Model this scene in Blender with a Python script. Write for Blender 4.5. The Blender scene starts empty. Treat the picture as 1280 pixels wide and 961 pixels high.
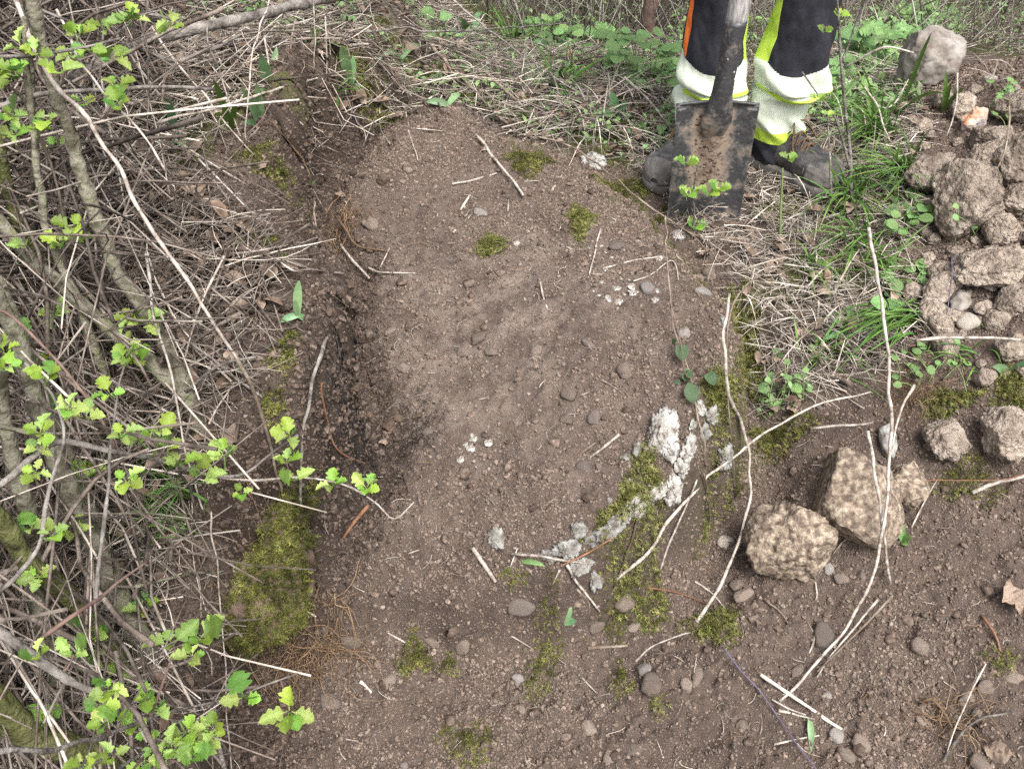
import bpy, bmesh, math
import numpy as np
from mathutils import Vector, Matrix, Quaternion

S = bpy.context.scene
COL = S.collection
rng = np.random.default_rng(7)

# ------------------------------------------------------------------ camera
FPX, CX, CY = 1180.0, 640.0, 480.5
PITCH = math.radians(40.0)
EYE = np.array([0.0, 0.0, 1.40])
cd = bpy.data.cameras.new('camera')
cam = bpy.data.objects.new('camera', cd); COL.objects.link(cam)
cam.location = EYE
cam.rotation_euler = (math.pi / 2 - PITCH, 0, 0)
cd.sensor_width = 36.0
cd.lens = 36.0 * FPX / 1280.0
cd.clip_start = 0.02
cd.clip_end = 500.0
S.camera = cam
S.render.resolution_x, S.render.resolution_y = 1024, 768

# ------------------------------------------------------------------ overcast daylight
SUN_EL, SUN_AZ = math.radians(58), math.radians(25)      # azimuth: to the right of and behind the camera
w = bpy.data.worlds.new('World'); S.world = w; w.use_nodes = True
nt = w.node_tree; nt.nodes.clear()
sky = nt.nodes.new('ShaderNodeTexSky'); sky.sky_type = 'NISHITA'; sky.sun_disc = False
sky.sun_elevation = SUN_EL; sky.sun_rotation = math.pi - SUN_AZ
sky.air_density = 1.0; sky.dust_density = 6.0; sky.ozone_density = 1.0
hs = nt.nodes.new('ShaderNodeHueSaturation'); hs.inputs['Saturation'].default_value = 0.36
bg = nt.nodes.new('ShaderNodeBackground'); bg.inputs['Strength'].default_value = 0.135
ow = nt.nodes.new('ShaderNodeOutputWorld')
nt.links.new(sky.outputs[0], hs.inputs['Color']); nt.links.new(hs.outputs[0], bg.inputs['Color'])
nt.links.new(bg.outputs[0], ow.inputs['Surface'])
sl = bpy.data.lights.new('sun', 'SUN'); sl.energy = 1.5; sl.angle = math.radians(24); sl.color = (1.0, 0.975, 0.96)
so = bpy.data.objects.new('sun', sl); COL.objects.link(so)
sdir = Vector((math.sin(SUN_AZ) * math.cos(SUN_EL), -math.cos(SUN_AZ) * math.cos(SUN_EL), math.sin(SUN_EL)))
so.rotation_euler = sdir.to_track_quat('Z', 'Y').to_euler(); so.location = (2, -2, 6)
S.view_settings.view_transform = 'Standard'; S.view_settings.look = 'None'
S.view_settings.exposure = 1.38; S.view_settings.gamma = 1.0
S.cycles.max_bounces = 6; S.cycles.diffuse_bounces = 3; S.cycles.transmission_bounces = 3
S.cycles.use_denoising = False

# ------------------------------------------------------------------ noise and small maths
def _h(ix, iy, iz, seed):
    h = (ix.astype(np.int64) * 374761393 + iy.astype(np.int64) * 668265263 + iz.astype(np.int64) * 2147483647 + seed * 974634777) & 0xffffffff
    h = ((h ^ (h >> 13)) * 1274126177) & 0xffffffff
    h = ((h ^ (h >> 16)) * 2246822519) & 0xffffffff
    return ((h ^ (h >> 15)) & 0xffffff) / float(0x1000000)

def vn2(x, y, seed=0):
    x0 = np.floor(x); y0 = np.floor(y); fx = x - x0; fy = y - y0
    fx = fx * fx * (3 - 2 * fx); fy = fy * fy * (3 - 2 * fy); z = np.zeros_like(x0)
    a = _h(x0, y0, z, seed); b = _h(x0 + 1, y0, z, seed); c = _h(x0, y0 + 1, z, seed); d = _h(x0 + 1, y0 + 1, z, seed)
    return ((a * (1 - fx) + b * fx) * (1 - fy) + (c * (1 - fx) + d * fx) * fy) * 2 - 1

def fbm2(x, y, oct=4, seed=0):
    s = np.zeros_like(x, dtype=float); a = 1.0; n = 0
    for i in range(oct):
        s += a * vn2(x * 2 ** i + i * 13.7, y * 2 ** i - i * 7.3, seed + i); n += a; a *= 0.5
    return s / n

def vn3(p, seed=0):
    q = np.floor(p); f = p - q; f = f * f * (3 - 2 * f); r = 0
    for i in (0, 1):
        for j in (0, 1):
            for k in (0, 1):
                wgt = (f[:, 0] if i else 1 - f[:, 0]) * (f[:, 1] if j else 1 - f[:, 1]) * (f[:, 2] if k else 1 - f[:, 2])
                r = r + wgt * _h(q[:, 0] + i, q[:, 1] + j, q[:, 2] + k, seed)
    return r * 2 - 1

def sm(t):
    t = np.clip(t, 0, 1); return t * t * (3 - 2 * t)

def bumps(x, y, cell, seed, dens=0.6):
    """rounded lumps of random size on a jittered grid"""
    out = np.zeros_like(x)
    gx = np.floor(x / cell); gy = np.floor(y / cell); z = np.zeros_like(gx)
    for i in (-1, 0, 1):
        for j in (-1, 0, 1):
            a, b = gx + i, gy + j
            on = _h(a, b, z, seed) < dens
            px = (a + _h(a, b, z, seed + 1)) * cell; py = (b + _h(a, b, z, seed + 2)) * cell
            r = cell * (0.25 + 0.6 * _h(a, b, z, seed + 3))
            d2 = ((x - px) ** 2 + (y - py) ** 2) / (r * r)
            out = np.maximum(out, np.where(on, np.sqrt(np.clip(1 - d2, 0, 1)) * r, 0))
    return out

def poly_in(x, y, poly):
    c = np.zeros(np.shape(x), bool); n = len(poly)
    for i in range(n):
        x1, y1 = poly[i]; x2, y2 = poly[(i + 1) % n]
        if y1 == y2: continue
        t = ((y1 > y) != (y2 > y)) & (x < (x2 - x1) * (y - y1) / (y2 - y1) + x1)
        c ^= t
    return c

def poly_dist(x, y, pts, closed=False):
    d = np.full(np.shape(x), 1e9); n = len(pts)
    for i in range(n if closed else n - 1):
        x1, y1 = pts[i]; x2, y2 = pts[(i + 1) % n]
        dx, dy = x2 - x1, y2 - y1; L = dx * dx + dy * dy + 1e-12
        t = np.clip(((x - x1) * dx + (y - y1) * dy) / L, 0, 1)
        d = np.minimum(d, np.hypot(x - x1 - t * dx, y - y1 - t * dy))
    return d

def sdist(x, y, poly):
    return np.where(poly_in(x, y, poly), 1, -1) * poly_dist(x, y, poly, True)

# ------------------------------------------------------------------ terrain
FW = np.array([0, math.cos(PITCH), -math.sin(PITCH)]); UP = np.array([0, math.sin(PITCH), math.cos(PITCH)]); RT = np.array([1.0, 0, 0])
def ray(u, v):
    return FW + (u - CX) / FPX * RT - (v - CY) / FPX * UP
def on_plane(u, v, Y):
    d = ray(u, v); return EYE + d * (Y / d[1])

def base(x, y):
    ramp = 0.324 * (y - 0.74)
    lw = sm((-x + 0.02) / 0.6)
    cap = 0.37 + 0.17 * lw
    k = 0.05
    z = -k * np.logaddexp(-ramp / k, -cap / k)
    z = k * np.logaddexp(z / k, (-0.13) / k)
    z = z - (1 - 0.8 * lw) * 0.34 * sm((y - 2.25) / 1.7) - 0.25 * sm((y - 4) / 4) * (1 - lw)
    z = z + 0.21 * np.exp(-(((x - 1.27) / 0.38) ** 2 + ((y - 1.95) / 0.5) ** 2))     # spoil heap
    z = z + 0.07 * np.exp(-(((x - 1.05) / 0.3) ** 2 + ((y - 1.35) / 0.3) ** 2))
    return z

def march(u, v, h, T):
    d = ray(u, v); t = np.linspace(0.25, 9.0, 700)
    p = EYE[None] + d[None] * t[:, None]
    f = p[:, 2] - T(p[:, 0], p[:, 1]) - h
    i = np.argmax(f < 0)
    if f[i] >= 0:
        return p[-1]
    if i == 0: return p[0]
    a = f[i - 1] / (f[i - 1] - f[i])
    return p[i - 1] * (1 - a) + p[i] * a

def wpoly(pp, T_=None):
    return [tuple(march(u, v, 0, T_ or base)[:2]) for u, v in pp]
SLABC = march(850, 600, 0, base)
def slab_h(x, y):
    return 0.205 * np.exp(-(((x - SLABC[0]) / 0.62) ** 2 + ((y - SLABC[1]) / 0.55) ** 2)) + 0.02
def raised(x, y):
    return base(x, y) + slab_h(x, y)

# raised slab of the old wall top: its right-hand rim, closed on the left far inside the bank
RIM = wpoly([(470, 60), (560, 130), (640, 172), (700, 190), (765, 222), (842, 283), (905, 345), (938, 425), (915, 515), (872, 590), (815, 640), (760, 675), (700, 712), (640, 722), (560, 735), (300, 760), (150, 600), (150, 60)], raised)
BANK = wpoly([(520, 60), (500, 122), (440, 165), (398, 215), (388, 300), (425, 345), (405, 420), (440, 500), (455, 560), (452, 620), (420, 680), (382, 722), (345, 770), (318, 830), (312, 900), (316, 1010), (330, 1400), (-900, 1400), (-900, -300), (520, -300)], raised)
def features(x, y):
    z = base(x, y)
    wob = 0.018 * vn2(x * 14, y * 14, 31) + 0.01 * vn2(x * 40, y * 40, 32)
    sd = sdist(x, y, RIM) + wob
    hs_ = slab_h(x, y)
    z = z + (hs_ - 0.035 * np.exp(-np.clip(sd, 0, 1) / 0.06) * sm(hs_ / 0.1)) * sm((sd + 0.02) / 0.035) - 0.08 * np.exp(-((sd + 0.07) / 0.06) ** 2) * np.exp(-(((x - SLABC[0]) / 0.4) ** 2 + ((y - SLABC[1]) / 0.4) ** 2))
    sb = sdist(x, y, BANK) + 0.6 * wob + 0.02 * vn2(x * 6, y * 6, 35)
    hb = 0.08 + 0.21 * sm((2.3 - y) / 0.45)
    wd = 0.085 + 0.07 * np.exp(-((y - 1.52) / 0.14) ** 2)
    z = z + hb * sm((sb + 0.01) / wd) - 0.035 * np.exp(-((sb + 0.03) / 0.035) ** 2) * sm((y - 0.95) / 0.2)
    return z, sd, sb

def banktop(x, y):
    return raised(x, y) + (0.06 + 0.13 * sm((2.2 - y) / 0.5)) * sm((-0.12 - x) / 0.15)
LIT_L = wpoly([(-1200, -250), (862, -250), (850, 120), (800, 190), (690, 172), (575, 120), (515, 92), (470, 120), (415, 160), (320, 185), (268, 235), (262, 300), (270, 370), (290, 430), (272, 560), (262, 760), (250, 961), (230, 1500), (-1500, 1500)], banktop)
LIT_R = wpoly([(770, 195), (840, 130), (1135, 105), (1150, 200), (1130, 300), (1150, 430), (1060, 490), (955, 505), (945, 420), (905, 335), (850, 275)])
LIT_B = wpoly([(840, -250), (2600, -250), (2600, 90), (1290, 78), (1205, 62), (1120, 110), (840, 130)])
def litter_mask(x, y):
    j = 0.03 * vn2(x * 9, y * 9, 51)
    dl = sdist(x, y, LIT_L); dl = np.where((y > 2.1) | (x > 0.02), dl, np.minimum(dl, sdist(x, y, BANK) - 0.03))
    d = np.maximum(np.maximum(dl, sdist(x, y, LIT_R)), sdist(x, y, LIT_B))
    return sm((d + j + 0.02) / 0.05)

def axis(lo, hi, step, far):
    c = np.arange(lo, hi, step); a = [hi]; s = step
    while a[-1] < far: s *= 1.28; a.append(a[-1] + s)
    b = [lo]; s = step
    while b[-1] > -far: s *= 1.28; b.append(b[-1] - s)
    return np.concatenate([np.array(b[1:])[::-1], c, np.array(a)])
GX = axis(-1.25, 1.45, 0.0045, 120.0); GY = axis(0.55, 2.45, 0.0045, 120.0)
XX, YY = np.meshgrid(GX, GY)
xf, yf = XX.ravel(), YY.ravel()
Z0, SD, SB = features(xf, yf)
LM = litter_mask(xf, yf)
near = (np.abs(xf) < 3) & (yf > 0) & (yf < 4)
soil = 1 - LM
smooth_slab = sm((SD - 0.03) / 0.08) * np.exp(-(((xf + 0.03) / 0.33) ** 2 + ((yf - 1.45) / 0.42) ** 2))
Zt = Z0 + 0.018 * fbm2(xf * 4, yf * 4, 3, 3) * (1 - 0.5 * smooth_slab) + 0.010 * fbm2(xf * 15, yf * 15, 3, 9) * (1 - 0.6 * smooth_slab)
xw = xf + 0.010 * vn2(xf * 70, yf * 70, 61) + 0.004 * vn2(xf * 160, yf * 160, 63); yw = yf + 0.010 * vn2(xf * 70, yf * 70, 62) + 0.004 * vn2(xf * 160, yf * 160, 64)
lump = (bumps(xw, yw, 0.045, 71, 0.4) * 0.30 + bumps(xw, yw, 0.022, 81, 0.5) * 0.40 + bumps(xw, yw, 0.012, 91, 0.6) * 0.5) * (0.7 + 0.3 * vn2(xf * 110, yf * 110, 65))
bankface = np.exp(-((SB - 0.03) / 0.05) ** 2)
Zt = Zt + np.where(near, lump * (soil * (1 - 0.55 * smooth_slab) * (1 + 0.5 * sm((1.2 - yf) / 0.2)) + 0.25 * LM + 0.5 * bankface), 0)
Zt = Zt + np.where(near, 0.0026 * vn2(xf * 190, yf * 190, 5) + 0.003 * vn2(xf * 85, yf * 85, 6), 0)
ZG = Zt.reshape(XX.shape)
_gy, _gx = np.gradient(SB.reshape(XX.shape), GY, GX); _gl = np.hypot(_gx, _gy) + 1e-6
_lip = (np.exp(-((yf - 1.80) / 0.14) ** 2) * 0.058 + np.exp(-((yf - 1.32) / 0.13) ** 2) * 0.052 + 0.012) * sm((SB - 0.018) / 0.035) * sm((0.26 - SB) / 0.2) * (SB < 0.3) * (xf > -1.2) * (xf < 0.2) * (yf < 2.1) * (yf > 0.6) * (0.85 + 0.25 * vn2(xf * 9, yf * 9, 93) + 0.2 * vn2(xf * 40, yf * 40, 94))
LIPX, LIPY = -_lip * (_gx / _gl).ravel(), -_lip * (_gy / _gl).ravel()
def T(x, y):
    x = np.asarray(x, float); y = np.asarray(y, float)
    i = np.clip(np.searchsorted(GX, x) - 1, 0, len(GX) - 2); j = np.clip(np.searchsorted(GY, y) - 1, 0, len(GY) - 2)
    a = np.clip((x - GX[i]) / (GX[i + 1] - GX[i]), 0, 1); b = np.clip((y - GY[j]) / (GY[j + 1] - GY[j]), 0, 1)
    return (ZG[j, i] * (1 - a) + ZG[j, i + 1] * a) * (1 - b) + (ZG[j + 1, i] * (1 - a) + ZG[j + 1, i + 1] * a) * b
_LX, _LY = LIPX.reshape(XX.shape), LIPY.reshape(XX.shape)
def warp(V):
    """carry whatever lies on the bank along with its overhanging lip"""
    V = np.array(V, float); x, y = V[:, 0], V[:, 1]
    m = (x > -1.2) & (x < 0.2) & (y > 0.6) & (y < 2.1)
    if not m.any(): return V
    i = np.clip(np.searchsorted(GX, x) - 1, 0, len(GX) - 2); j = np.clip(np.searchsorted(GY, y) - 1, 0, len(GY) - 2)
    k = m * np.clip(1.6 - (V[:, 2] - ZG[j, i]) / 0.05, 0, 1)
    V[:, 0] += _LX[j, i] * k; V[:, 1] += _LY[j, i] * k
    return V
def P(u, v, h=0.0):
    return march(u, v, h, T)
def dep(p):
    return float(np.dot(np.asarray(p) - EYE, FW))
def normal(x, y, e=0.02):
    n = np.array([T(x - e, y) - T(x + e, y), T(x, y - e) - T(x, y + e), 2 * e], float)
    return n / np.linalg.norm(n)

# ------------------------------------------------------------------ mesh helpers
def mesh_from(name, V, F, rnd=None, smooth=True, extra=None):
    """V (n,3); F (m,k) array or list of arrays"""
    Fs = F if isinstance(F, list) else [F]
    me = bpy.data.meshes.new(name)
    V = np.ascontiguousarray(V, np.float32)
    me.vertices.add(len(V)); me.vertices.foreach_set('co', V.ravel())
    idx = np.concatenate([f.ravel() for f in Fs]).astype(np.int32)
    tot = np.concatenate([np.full(len(f), f.shape[1], np.int32) for f in Fs])
    st = np.concatenate([[0], np.cumsum(tot)[:-1]]).astype(np.int32)
    me.loops.add(len(idx)); me.loops.foreach_set('vertex_index', idx)
    me.polygons.add(len(tot)); me.polygons.foreach_set('loop_start', st); me.polygons.foreach_set('loop_total', tot)
    me.polygons.foreach_set('use_smooth', np.full(len(tot), smooth, bool))
    ex = dict(extra or {})
    if rnd is not None: ex['rnd'] = rnd
    for k, a in ex.items():
        at = me.attributes.new(k, 'FLOAT', 'POINT'); at.data.foreach_set('value', np.ascontiguousarray(a, np.float32))
    me.update(calc_edges=True)
    return me

ORG = {}
def obj(name, me, mat, parent=None, loc=(0, 0, 0)):
    o = bpy.data.objects.new(name, me); COL.objects.link(o)
    if mat is not None and len(me.materials) == 0: me.materials.append(mat)
    if parent is not None: o.parent = parent
    o.location = loc
    return o
def tag(o, label, cat, group=None, kind=None):
    if label: o['label'] = label
    if cat: o['category'] = cat
    if group: o['group'] = group
    if kind: o['kind'] = kind
    return o
def thing(name, loc, label, cat, group=None):
    o = bpy.data.objects.new(name, None); COL.objects.link(o); o.location = loc; o.empty_display_size = 0.05
    ORG[o.name] = np.array(loc, float)
    return tag(o, label, cat, group)
def org(o):
    while o is not None:
        if o.name in ORG: return ORG[o.name]
        o = o.parent
    return np.zeros(3)
def wobj(name, V, F, mat, parent=None, rnd=None, smooth=True, base_pt=None, extra=None, follow=False):
    """mesh given in world coordinates; becomes a child of parent or a thing standing at base_pt"""
    V = warp(V) if follow else np.asarray(V, float)
    o0 = org(parent) if parent is not None else (np.array(base_pt, float) if base_pt is not None else V[np.argmin(V[:, 2])])
    me = mesh_from(name, V - o0, F, rnd, smooth, extra)
    o = obj(name, me, mat, parent, (0, 0, 0) if parent is not None else o0)
    if parent is None: ORG[o.name] = o0
    return o

class Bag:
    def __init__(s): s.v = []; s.f = {}; s.r = []; s.n = 0
    def add(s, V, F, r=0.5):
        V = np.asarray(V, float).reshape(-1, 3)
        for f in (F if isinstance(F, list) else [F]):
            f = np.asarray(f); s.f.setdefault(f.shape[1], []).append(f + s.n)
        s.v.append(V); s.r.append(np.full(len(V), r) if np.isscalar(r) else np.asarray(r).ravel()); s.n += len(V)
    def get(s):
        return np.concatenate(s.v), [np.concatenate(x) for x in s.f.values()], np.concatenate(s.r)
    def build(s, name, mat, parent=None, smooth=True, base_pt=None, follow=False):
        V, F, R = s.get(); return wobj(name, V, F, mat, parent, R, smooth, base_pt, None, follow)

def frames(Pk):
    """Pk (k,n,3) -> two unit normals per point"""
    t = np.gradient(Pk, axis=1); t /= np.linalg.norm(t, axis=2, keepdims=True) + 1e-12
    ref = np.where(np.abs(t[..., 2:3]).mean(axis=1, keepdims=True) > 0.8, np.array([1.0, 0.1, 0]), np.array([0.05, 0.1, 1.0]))
    a = np.cross(t, np.broadcast_to(ref, t.shape)); a /= np.linalg.norm(a, axis=2, keepdims=True) + 1e-12
    b = np.cross(t, a)
    return a, b
def tubes(Pk, R, sides=4, cap=True):
    """many tubes at once: Pk (k,n,3), R (k,n)"""
    Pk = np.asarray(Pk, float); k, n, _ = Pk.shape; R = np.broadcast_to(np.asarray(R, float), (k, n))
    a, b = frames(Pk)
    th = np.linspace(0, 2 * math.pi, sides, endpoint=False)
    V = Pk[:, :, None] + R[:, :, None, None] * (np.cos(th)[None, None, :, None] * a[:, :, None] + np.sin(th)[None, None, :, None] * b[:, :, None])
    i = np.arange(n - 1)[:, None] * sides; j = np.arange(sides)[None]
    q = np.stack([i + j, i + (j + 1) % sides, i + sides + (j + 1) % sides, i + sides + j], -1).reshape(-1, 4)
    Fq = (q[None] + (np.arange(k) * n * sides)[:, None, None]).reshape(-1, 4)
    F = [Fq]
    if cap:
        c = np.stack([np.arange(sides)[::-1], (n - 1) * sides + np.arange(sides)])
        F.append((c[None] + (np.arange(k) * n * sides)[:, None, None]).reshape(-1, sides))
    if sides == 4: F = [np.concatenate(F)] if cap else F
    return V.reshape(-1, 3), F
def smooth_path(pts, n):
    """Catmull-Rom through pts (m,d)"""
    p = np.asarray(pts, float); m = len(p)
    if m == 2:
        t = np.linspace(0, 1, n)[:, None]; return p[0] * (1 - t) + p[1] * t
    q = np.vstack([2 * p[0] - p[1], p, 2 * p[-1] - p[-2]])
    L = np.concatenate([[0], np.cumsum(np.linalg.norm(np.diff(p[:, :3], axis=0), axis=1))]); s = np.linspace(0, L[-1], n)
    i = np.clip(np.searchsorted(L, s, 'right') - 1, 0, m - 2); t = ((s - L[i]) / (L[i + 1] - L[i] + 1e-12))[:, None]
    a, b, c, d = q[i], q[i + 1], q[i + 2], q[i + 3]
    return 0.5 * (2 * b + (c - a) * t + (2 * a - 5 * b + 4 * c - d) * t ** 2 + (3 * b - 3 * c + d - a) * t ** 3)
def scatter(poly, n, r=None, xr=(-9, 9), yr=(-9, 12)):
    r = r or rng; onbank = poly is LIT_L
    xs = [p[0] for p in poly]; ys = [p[1] for p in poly]
    x0, x1, y0, y1 = max(min(xs), xr[0]), min(max(xs), xr[1]), max(min(ys), yr[0]), min(max(ys), yr[1])
    ox, oy = np.zeros(0), np.zeros(0)
    while len(ox) < n:
        x = r.uniform(x0, x1, n * 3); y = r.uniform(y0, y1, n * 3); k = poly_in(x, y, poly)
        if onbank: k &= (y > 2.1) | (x > 0.02) | poly_in(x, y, BANK)
        ox = np.concatenate([ox, x[k]]); oy = np.concatenate([oy, y[k]])
    return ox[:n], oy[:n]

_ico = {}
def ico(l):
    if l not in _ico:
        bm = bmesh.new(); bmesh.ops.create_icosphere(bm, subdivisions=l, radius=1.0)
        V = np.array([v.co[:] for v in bm.verts]); F = np.array([[v.index for v in f.verts] for f in bm.faces]); bm.free()
        _ico[l] = (V, F)
    return _ico[l]

# ------------------------------------------------------------------ materials
def lin(c):
    return tuple((x / 255 / 12.92 if x / 255 <= 0.04045 else ((x / 255 + 0.055) / 1.055) ** 2.4) for x in c) + (1.0,)
def mat(name, cols, scale=30.0, rough=0.85, bump=0.3, bscale=None, rnd='attr', rv=0.35, spec=0.3, transl=0.0, detail=6.0, bdist=0.004, stretch=None, hv=0.0, contrast=(0.35, 0.65)):
    """cols: 2-4 linear colours along a noise; rnd varies the value per piece ('attr', 'obj' or None)"""
    m = bpy.data.materials.new(name); m.use_nodes = True; N = m.node_tree.nodes; L = m.node_tree.links
    b = N['Principled BSDF']; out = N['Material Output']
    b.inputs['Roughness'].default_value = rough; b.inputs['Specular IOR Level'].default_value = spec
    tc = N.new('ShaderNodeTexCoord'); src = tc.outputs['Object']
    if stretch:
        mp = N.new('ShaderNodeMapping'); mp.inputs['Scale'].default_value = stretch; L.new(src, mp.inputs[0]); src = mp.outputs[0]
    n1 = N.new('ShaderNodeTexNoise'); n1.inputs['Scale'].default_value = scale; n1.inputs['Detail'].default_value = detail; n1.inputs['Roughness'].default_value = 0.62
    L.new(src, n1.inputs['Vector'])
    r = N.new('ShaderNodeValToRGB'); e = r.color_ramp.elements
    k = len(cols)
    for i, c in enumerate(cols):
        pos = contrast[0] + (contrast[1] - contrast[0]) * i / (k - 1)
        el = e[i] if i < 2 else e.new(pos)
        el.position = pos; el.color = tuple(c)[:3] + (1,)
    e[0].position = contrast[0]; 
    L.new(n1.outputs['Fac'], r.inputs[0]); col = r.outputs[0]
    if rnd:
        if rnd == 'attr':
            a = N.new('ShaderNodeAttribute'); a.attribute_name = 'rnd'; ro = a.outputs['Fac']
        elif rnd == 'inst':
            a = N.new('ShaderNodeAttribute'); a.attribute_type = 'INSTANCER'; a.attribute_name = 'rnd'; ro = a.outputs['Fac']
        else:
            a = N.new('ShaderNodeObjectInfo'); ro = a.outputs['Random']
        hsv = N.new('ShaderNodeHueSaturation')
        mr = N.new('ShaderNodeMapRange'); mr.inputs['To Min'].default_value = 1 - rv; mr.inputs['To Max'].default_value = 1 + rv
        L.new(ro, mr.inputs[0]); L.new(mr.outputs[0], hsv.inputs['Value']); L.new(col, hsv.inputs['Color'])
        if hv:
            m2 = N.new('ShaderNodeMapRange'); m2.inputs['To Min'].default_value = 0.5 - hv; m2.inputs['To Max'].default_value = 0.5 + hv
            wn = N.new('ShaderNodeMath'); wn.operation = 'MULTIPLY'; wn.inputs[1].default_value = 7.31
            fr = N.new('ShaderNodeMath'); fr.operation = 'FRACT'
            L.new(ro, wn.inputs[0]); L.new(wn.outputs[0], fr.inputs[0]); L.new(fr.outputs[0], m2.inputs[0]); L.new(m2.outputs[0], hsv.inputs['Hue'])
        col = hsv.outputs[0]
    L.new(col, b.inputs['Base Color'])
    if bump:
        n2 = N.new('ShaderNodeTexNoise'); n2.inputs['Scale'].default_value = bscale or scale * 3; n2.inputs['Detail'].default_value = 5
        L.new(src, n2.inputs['Vector'])
        bp = N.new('ShaderNodeBump'); bp.inputs['Strength'].default_value = bump; bp.inputs['Distance'].default_value = bdist
        L.new(n2.outputs['Fac'], bp.inputs['Height']); L.new(bp.outputs[0], b.inputs['Normal'])
    if transl:
        t = N.new('ShaderNodeBsdfTranslucent'); mx = N.new('ShaderNodeMixShader'); mx.inputs[0].default_value = transl
        L.new(col, t.inputs['Color']); L.new(b.outputs[0], mx.inputs[1]); L.new(t.outputs[0], mx.inputs[2]); L.new(mx.outputs[0], out.inputs['Surface'])
    return m

M = {}
def ground_material():
    m = bpy.data.materials.new('soil'); m.use_nodes = True; N = m.node_tree.nodes; L = m.node_tree.links
    b = N['Principled BSDF']; b.inputs['Roughness'].default_value = 0.93; b.inputs['Specular IOR Level'].default_value = 0.18
    tc = N.new('ShaderNodeTexCoord')
    def noise(s, d=6, rg=0.6):
        n = N.new('ShaderNodeTexNoise'); n.inputs['Scale'].default_value = s; n.inputs['Detail'].default_value = d; n.inputs['Roughness'].default_value = rg
        L.new(tc.outputs['Object'], n.inputs['Vector']); return n.outputs['Fac']
    def ramp(f, st):
        r = N.new('ShaderNodeValToRGB'); e = r.color_ramp.elements
        for i, (p, c) in enumerate(st):
            el = e[i] if i < 2 else e.new(p); el.position = p; el.color = tuple(c)[:3] + (1,)
        L.new(f, r.inputs[0]); return r.outputs[0]
    def mix(f, a, c, mode='MIX'):
        x = N.new('ShaderNodeMix'); x.data_type = 'RGBA'; x.blend_type = mode
        if isinstance(f, float): x.inputs[0].default_value = f
        else: L.new(f, x.inputs[0])
        for s, q in ((6, a), (7, c)):
            if isinstance(q, tuple): x.inputs[s].default_value = q
            else: L.new(q, x.inputs[s])
        return x.outputs[2]
    def attr(n):
        a = N.new('ShaderNodeAttribute'); a.attribute_name = n; return a.outputs['Fac']
    c = ramp(noise(3.2), [(0.3, (0.078, 0.058, 0.047)), (0.7, (0.128, 0.098, 0.081))])
    c = mix(0.55, c, ramp(noise(55, 8, 0.7), [(0.3, (0.034, 0.024, 0.018)), (0.62, (0.128, 0.096, 0.077)), (0.78, (0.22, 0.178, 0.148))]))
    c = mix(attr('moist'), c, (0.032, 0.022, 0.0165, 1))
    dust = N.new('ShaderNodeMath'); dust.operation = 'MULTIPLY'; L.new(attr('dust'), dust.inputs[0])
    L.new(ramp(noise(14, 6, 0.7), [(0.42, (0, 0, 0)), (0.62, (1, 1, 1))]), dust.inputs[1])
    dh = N.new('ShaderNodeMath'); dh.operation = 'MULTIPLY'; dh.inputs[1].default_value = 0.85; L.new(dust.outputs[0], dh.inputs[0])
    c = mix(dh.outputs[0], c, (0.225, 0.182, 0.15, 1))
    lit = ramp(noise(45, 8, 0.7), [(0.3, (0.04, 0.03, 0.023)), (0.55, (0.12, 0.094, 0.072)), (0.75, (0.23, 0.19, 0.15))])
    c = mix(attr('litter'), c, lit)
    mo = ramp(noise(60, 8, 0.7), [(0.3, (0.025, 0.035, 0.008)), (0.7, (0.12, 0.135, 0.028))])
    c = mix(attr('moss'), c, mo)
    L.new(c, b.inputs['Base Color'])
    bp = N.new('ShaderNodeBump'); bp.inputs['Strength'].default_value = 0.9; bp.inputs['Distance'].default_value = 0.007
    L.new(noise(230, 5, 0.75), bp.inputs['Height']); L.new(bp.outputs[0], b.inputs['Normal'])
    return m
M['soil'] = ground_material()
M['crumb'] = mat('soil_crumb', [(0.05, 0.035, 0.027), (0.105, 0.077, 0.061), (0.17, 0.132, 0.107)], 90, 0.95, 0.5, 300, rv=0.4, spec=0.15)
M['pebble'] = mat('pebble_stone', [(0.07, 0.052, 0.04), (0.14, 0.11, 0.088), (0.235, 0.195, 0.165)], 70, 0.9, 0.5, 180, rnd='obj', rv=0.3, spec=0.2)
M['pebble_dark'] = mat('dark_pebble', [(0.06, 0.047, 0.039), (0.105, 0.085, 0.072), (0.165, 0.135, 0.114)], 70, 0.85, 0.4, 180, rnd='obj', rv=0.25)
M['pebble_grey'] = mat('grey_pebble', [(0.08, 0.066, 0.056), (0.165, 0.148, 0.134), (0.24, 0.222, 0.205)], 70, 0.88, 0.4, 180, rnd='obj', rv=0.25)
M['pebble_pale'] = mat('pale_pebble', [(0.14, 0.115, 0.09), (0.29, 0.255, 0.215), (0.36, 0.33, 0.29)], 30, 0.9, 0.4, 180, rnd='obj', rv=0.2)
M['clod'] = mat('dried_clod', [(0.14, 0.112, 0.09), (0.26, 0.213, 0.17), (0.35, 0.3, 0.248)], 36, 0.95, 1.0, 110, rnd='obj', rv=0.2, spec=0.12, bdist=0.02)
M['clod_dark'] = mat('damp_clod', [(0.045, 0.031, 0.023), (0.085, 0.061, 0.046), (0.125, 0.093, 0.07)], 20, 0.95, 0.8, 90, rnd='obj', rv=0.3, spec=0.12, bdist=0.006)
M['tuff'] = mat('crusted_rubble_stone', [(0.08, 0.06, 0.046), (0.135, 0.104, 0.08), (0.235, 0.188, 0.14), (0.34, 0.285, 0.222)], 85, 0.93, 0.9, 90, rnd='obj', rv=0.08, spec=0.15, detail=10, bdist=0.008, contrast=(0.36, 0.64))
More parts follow.
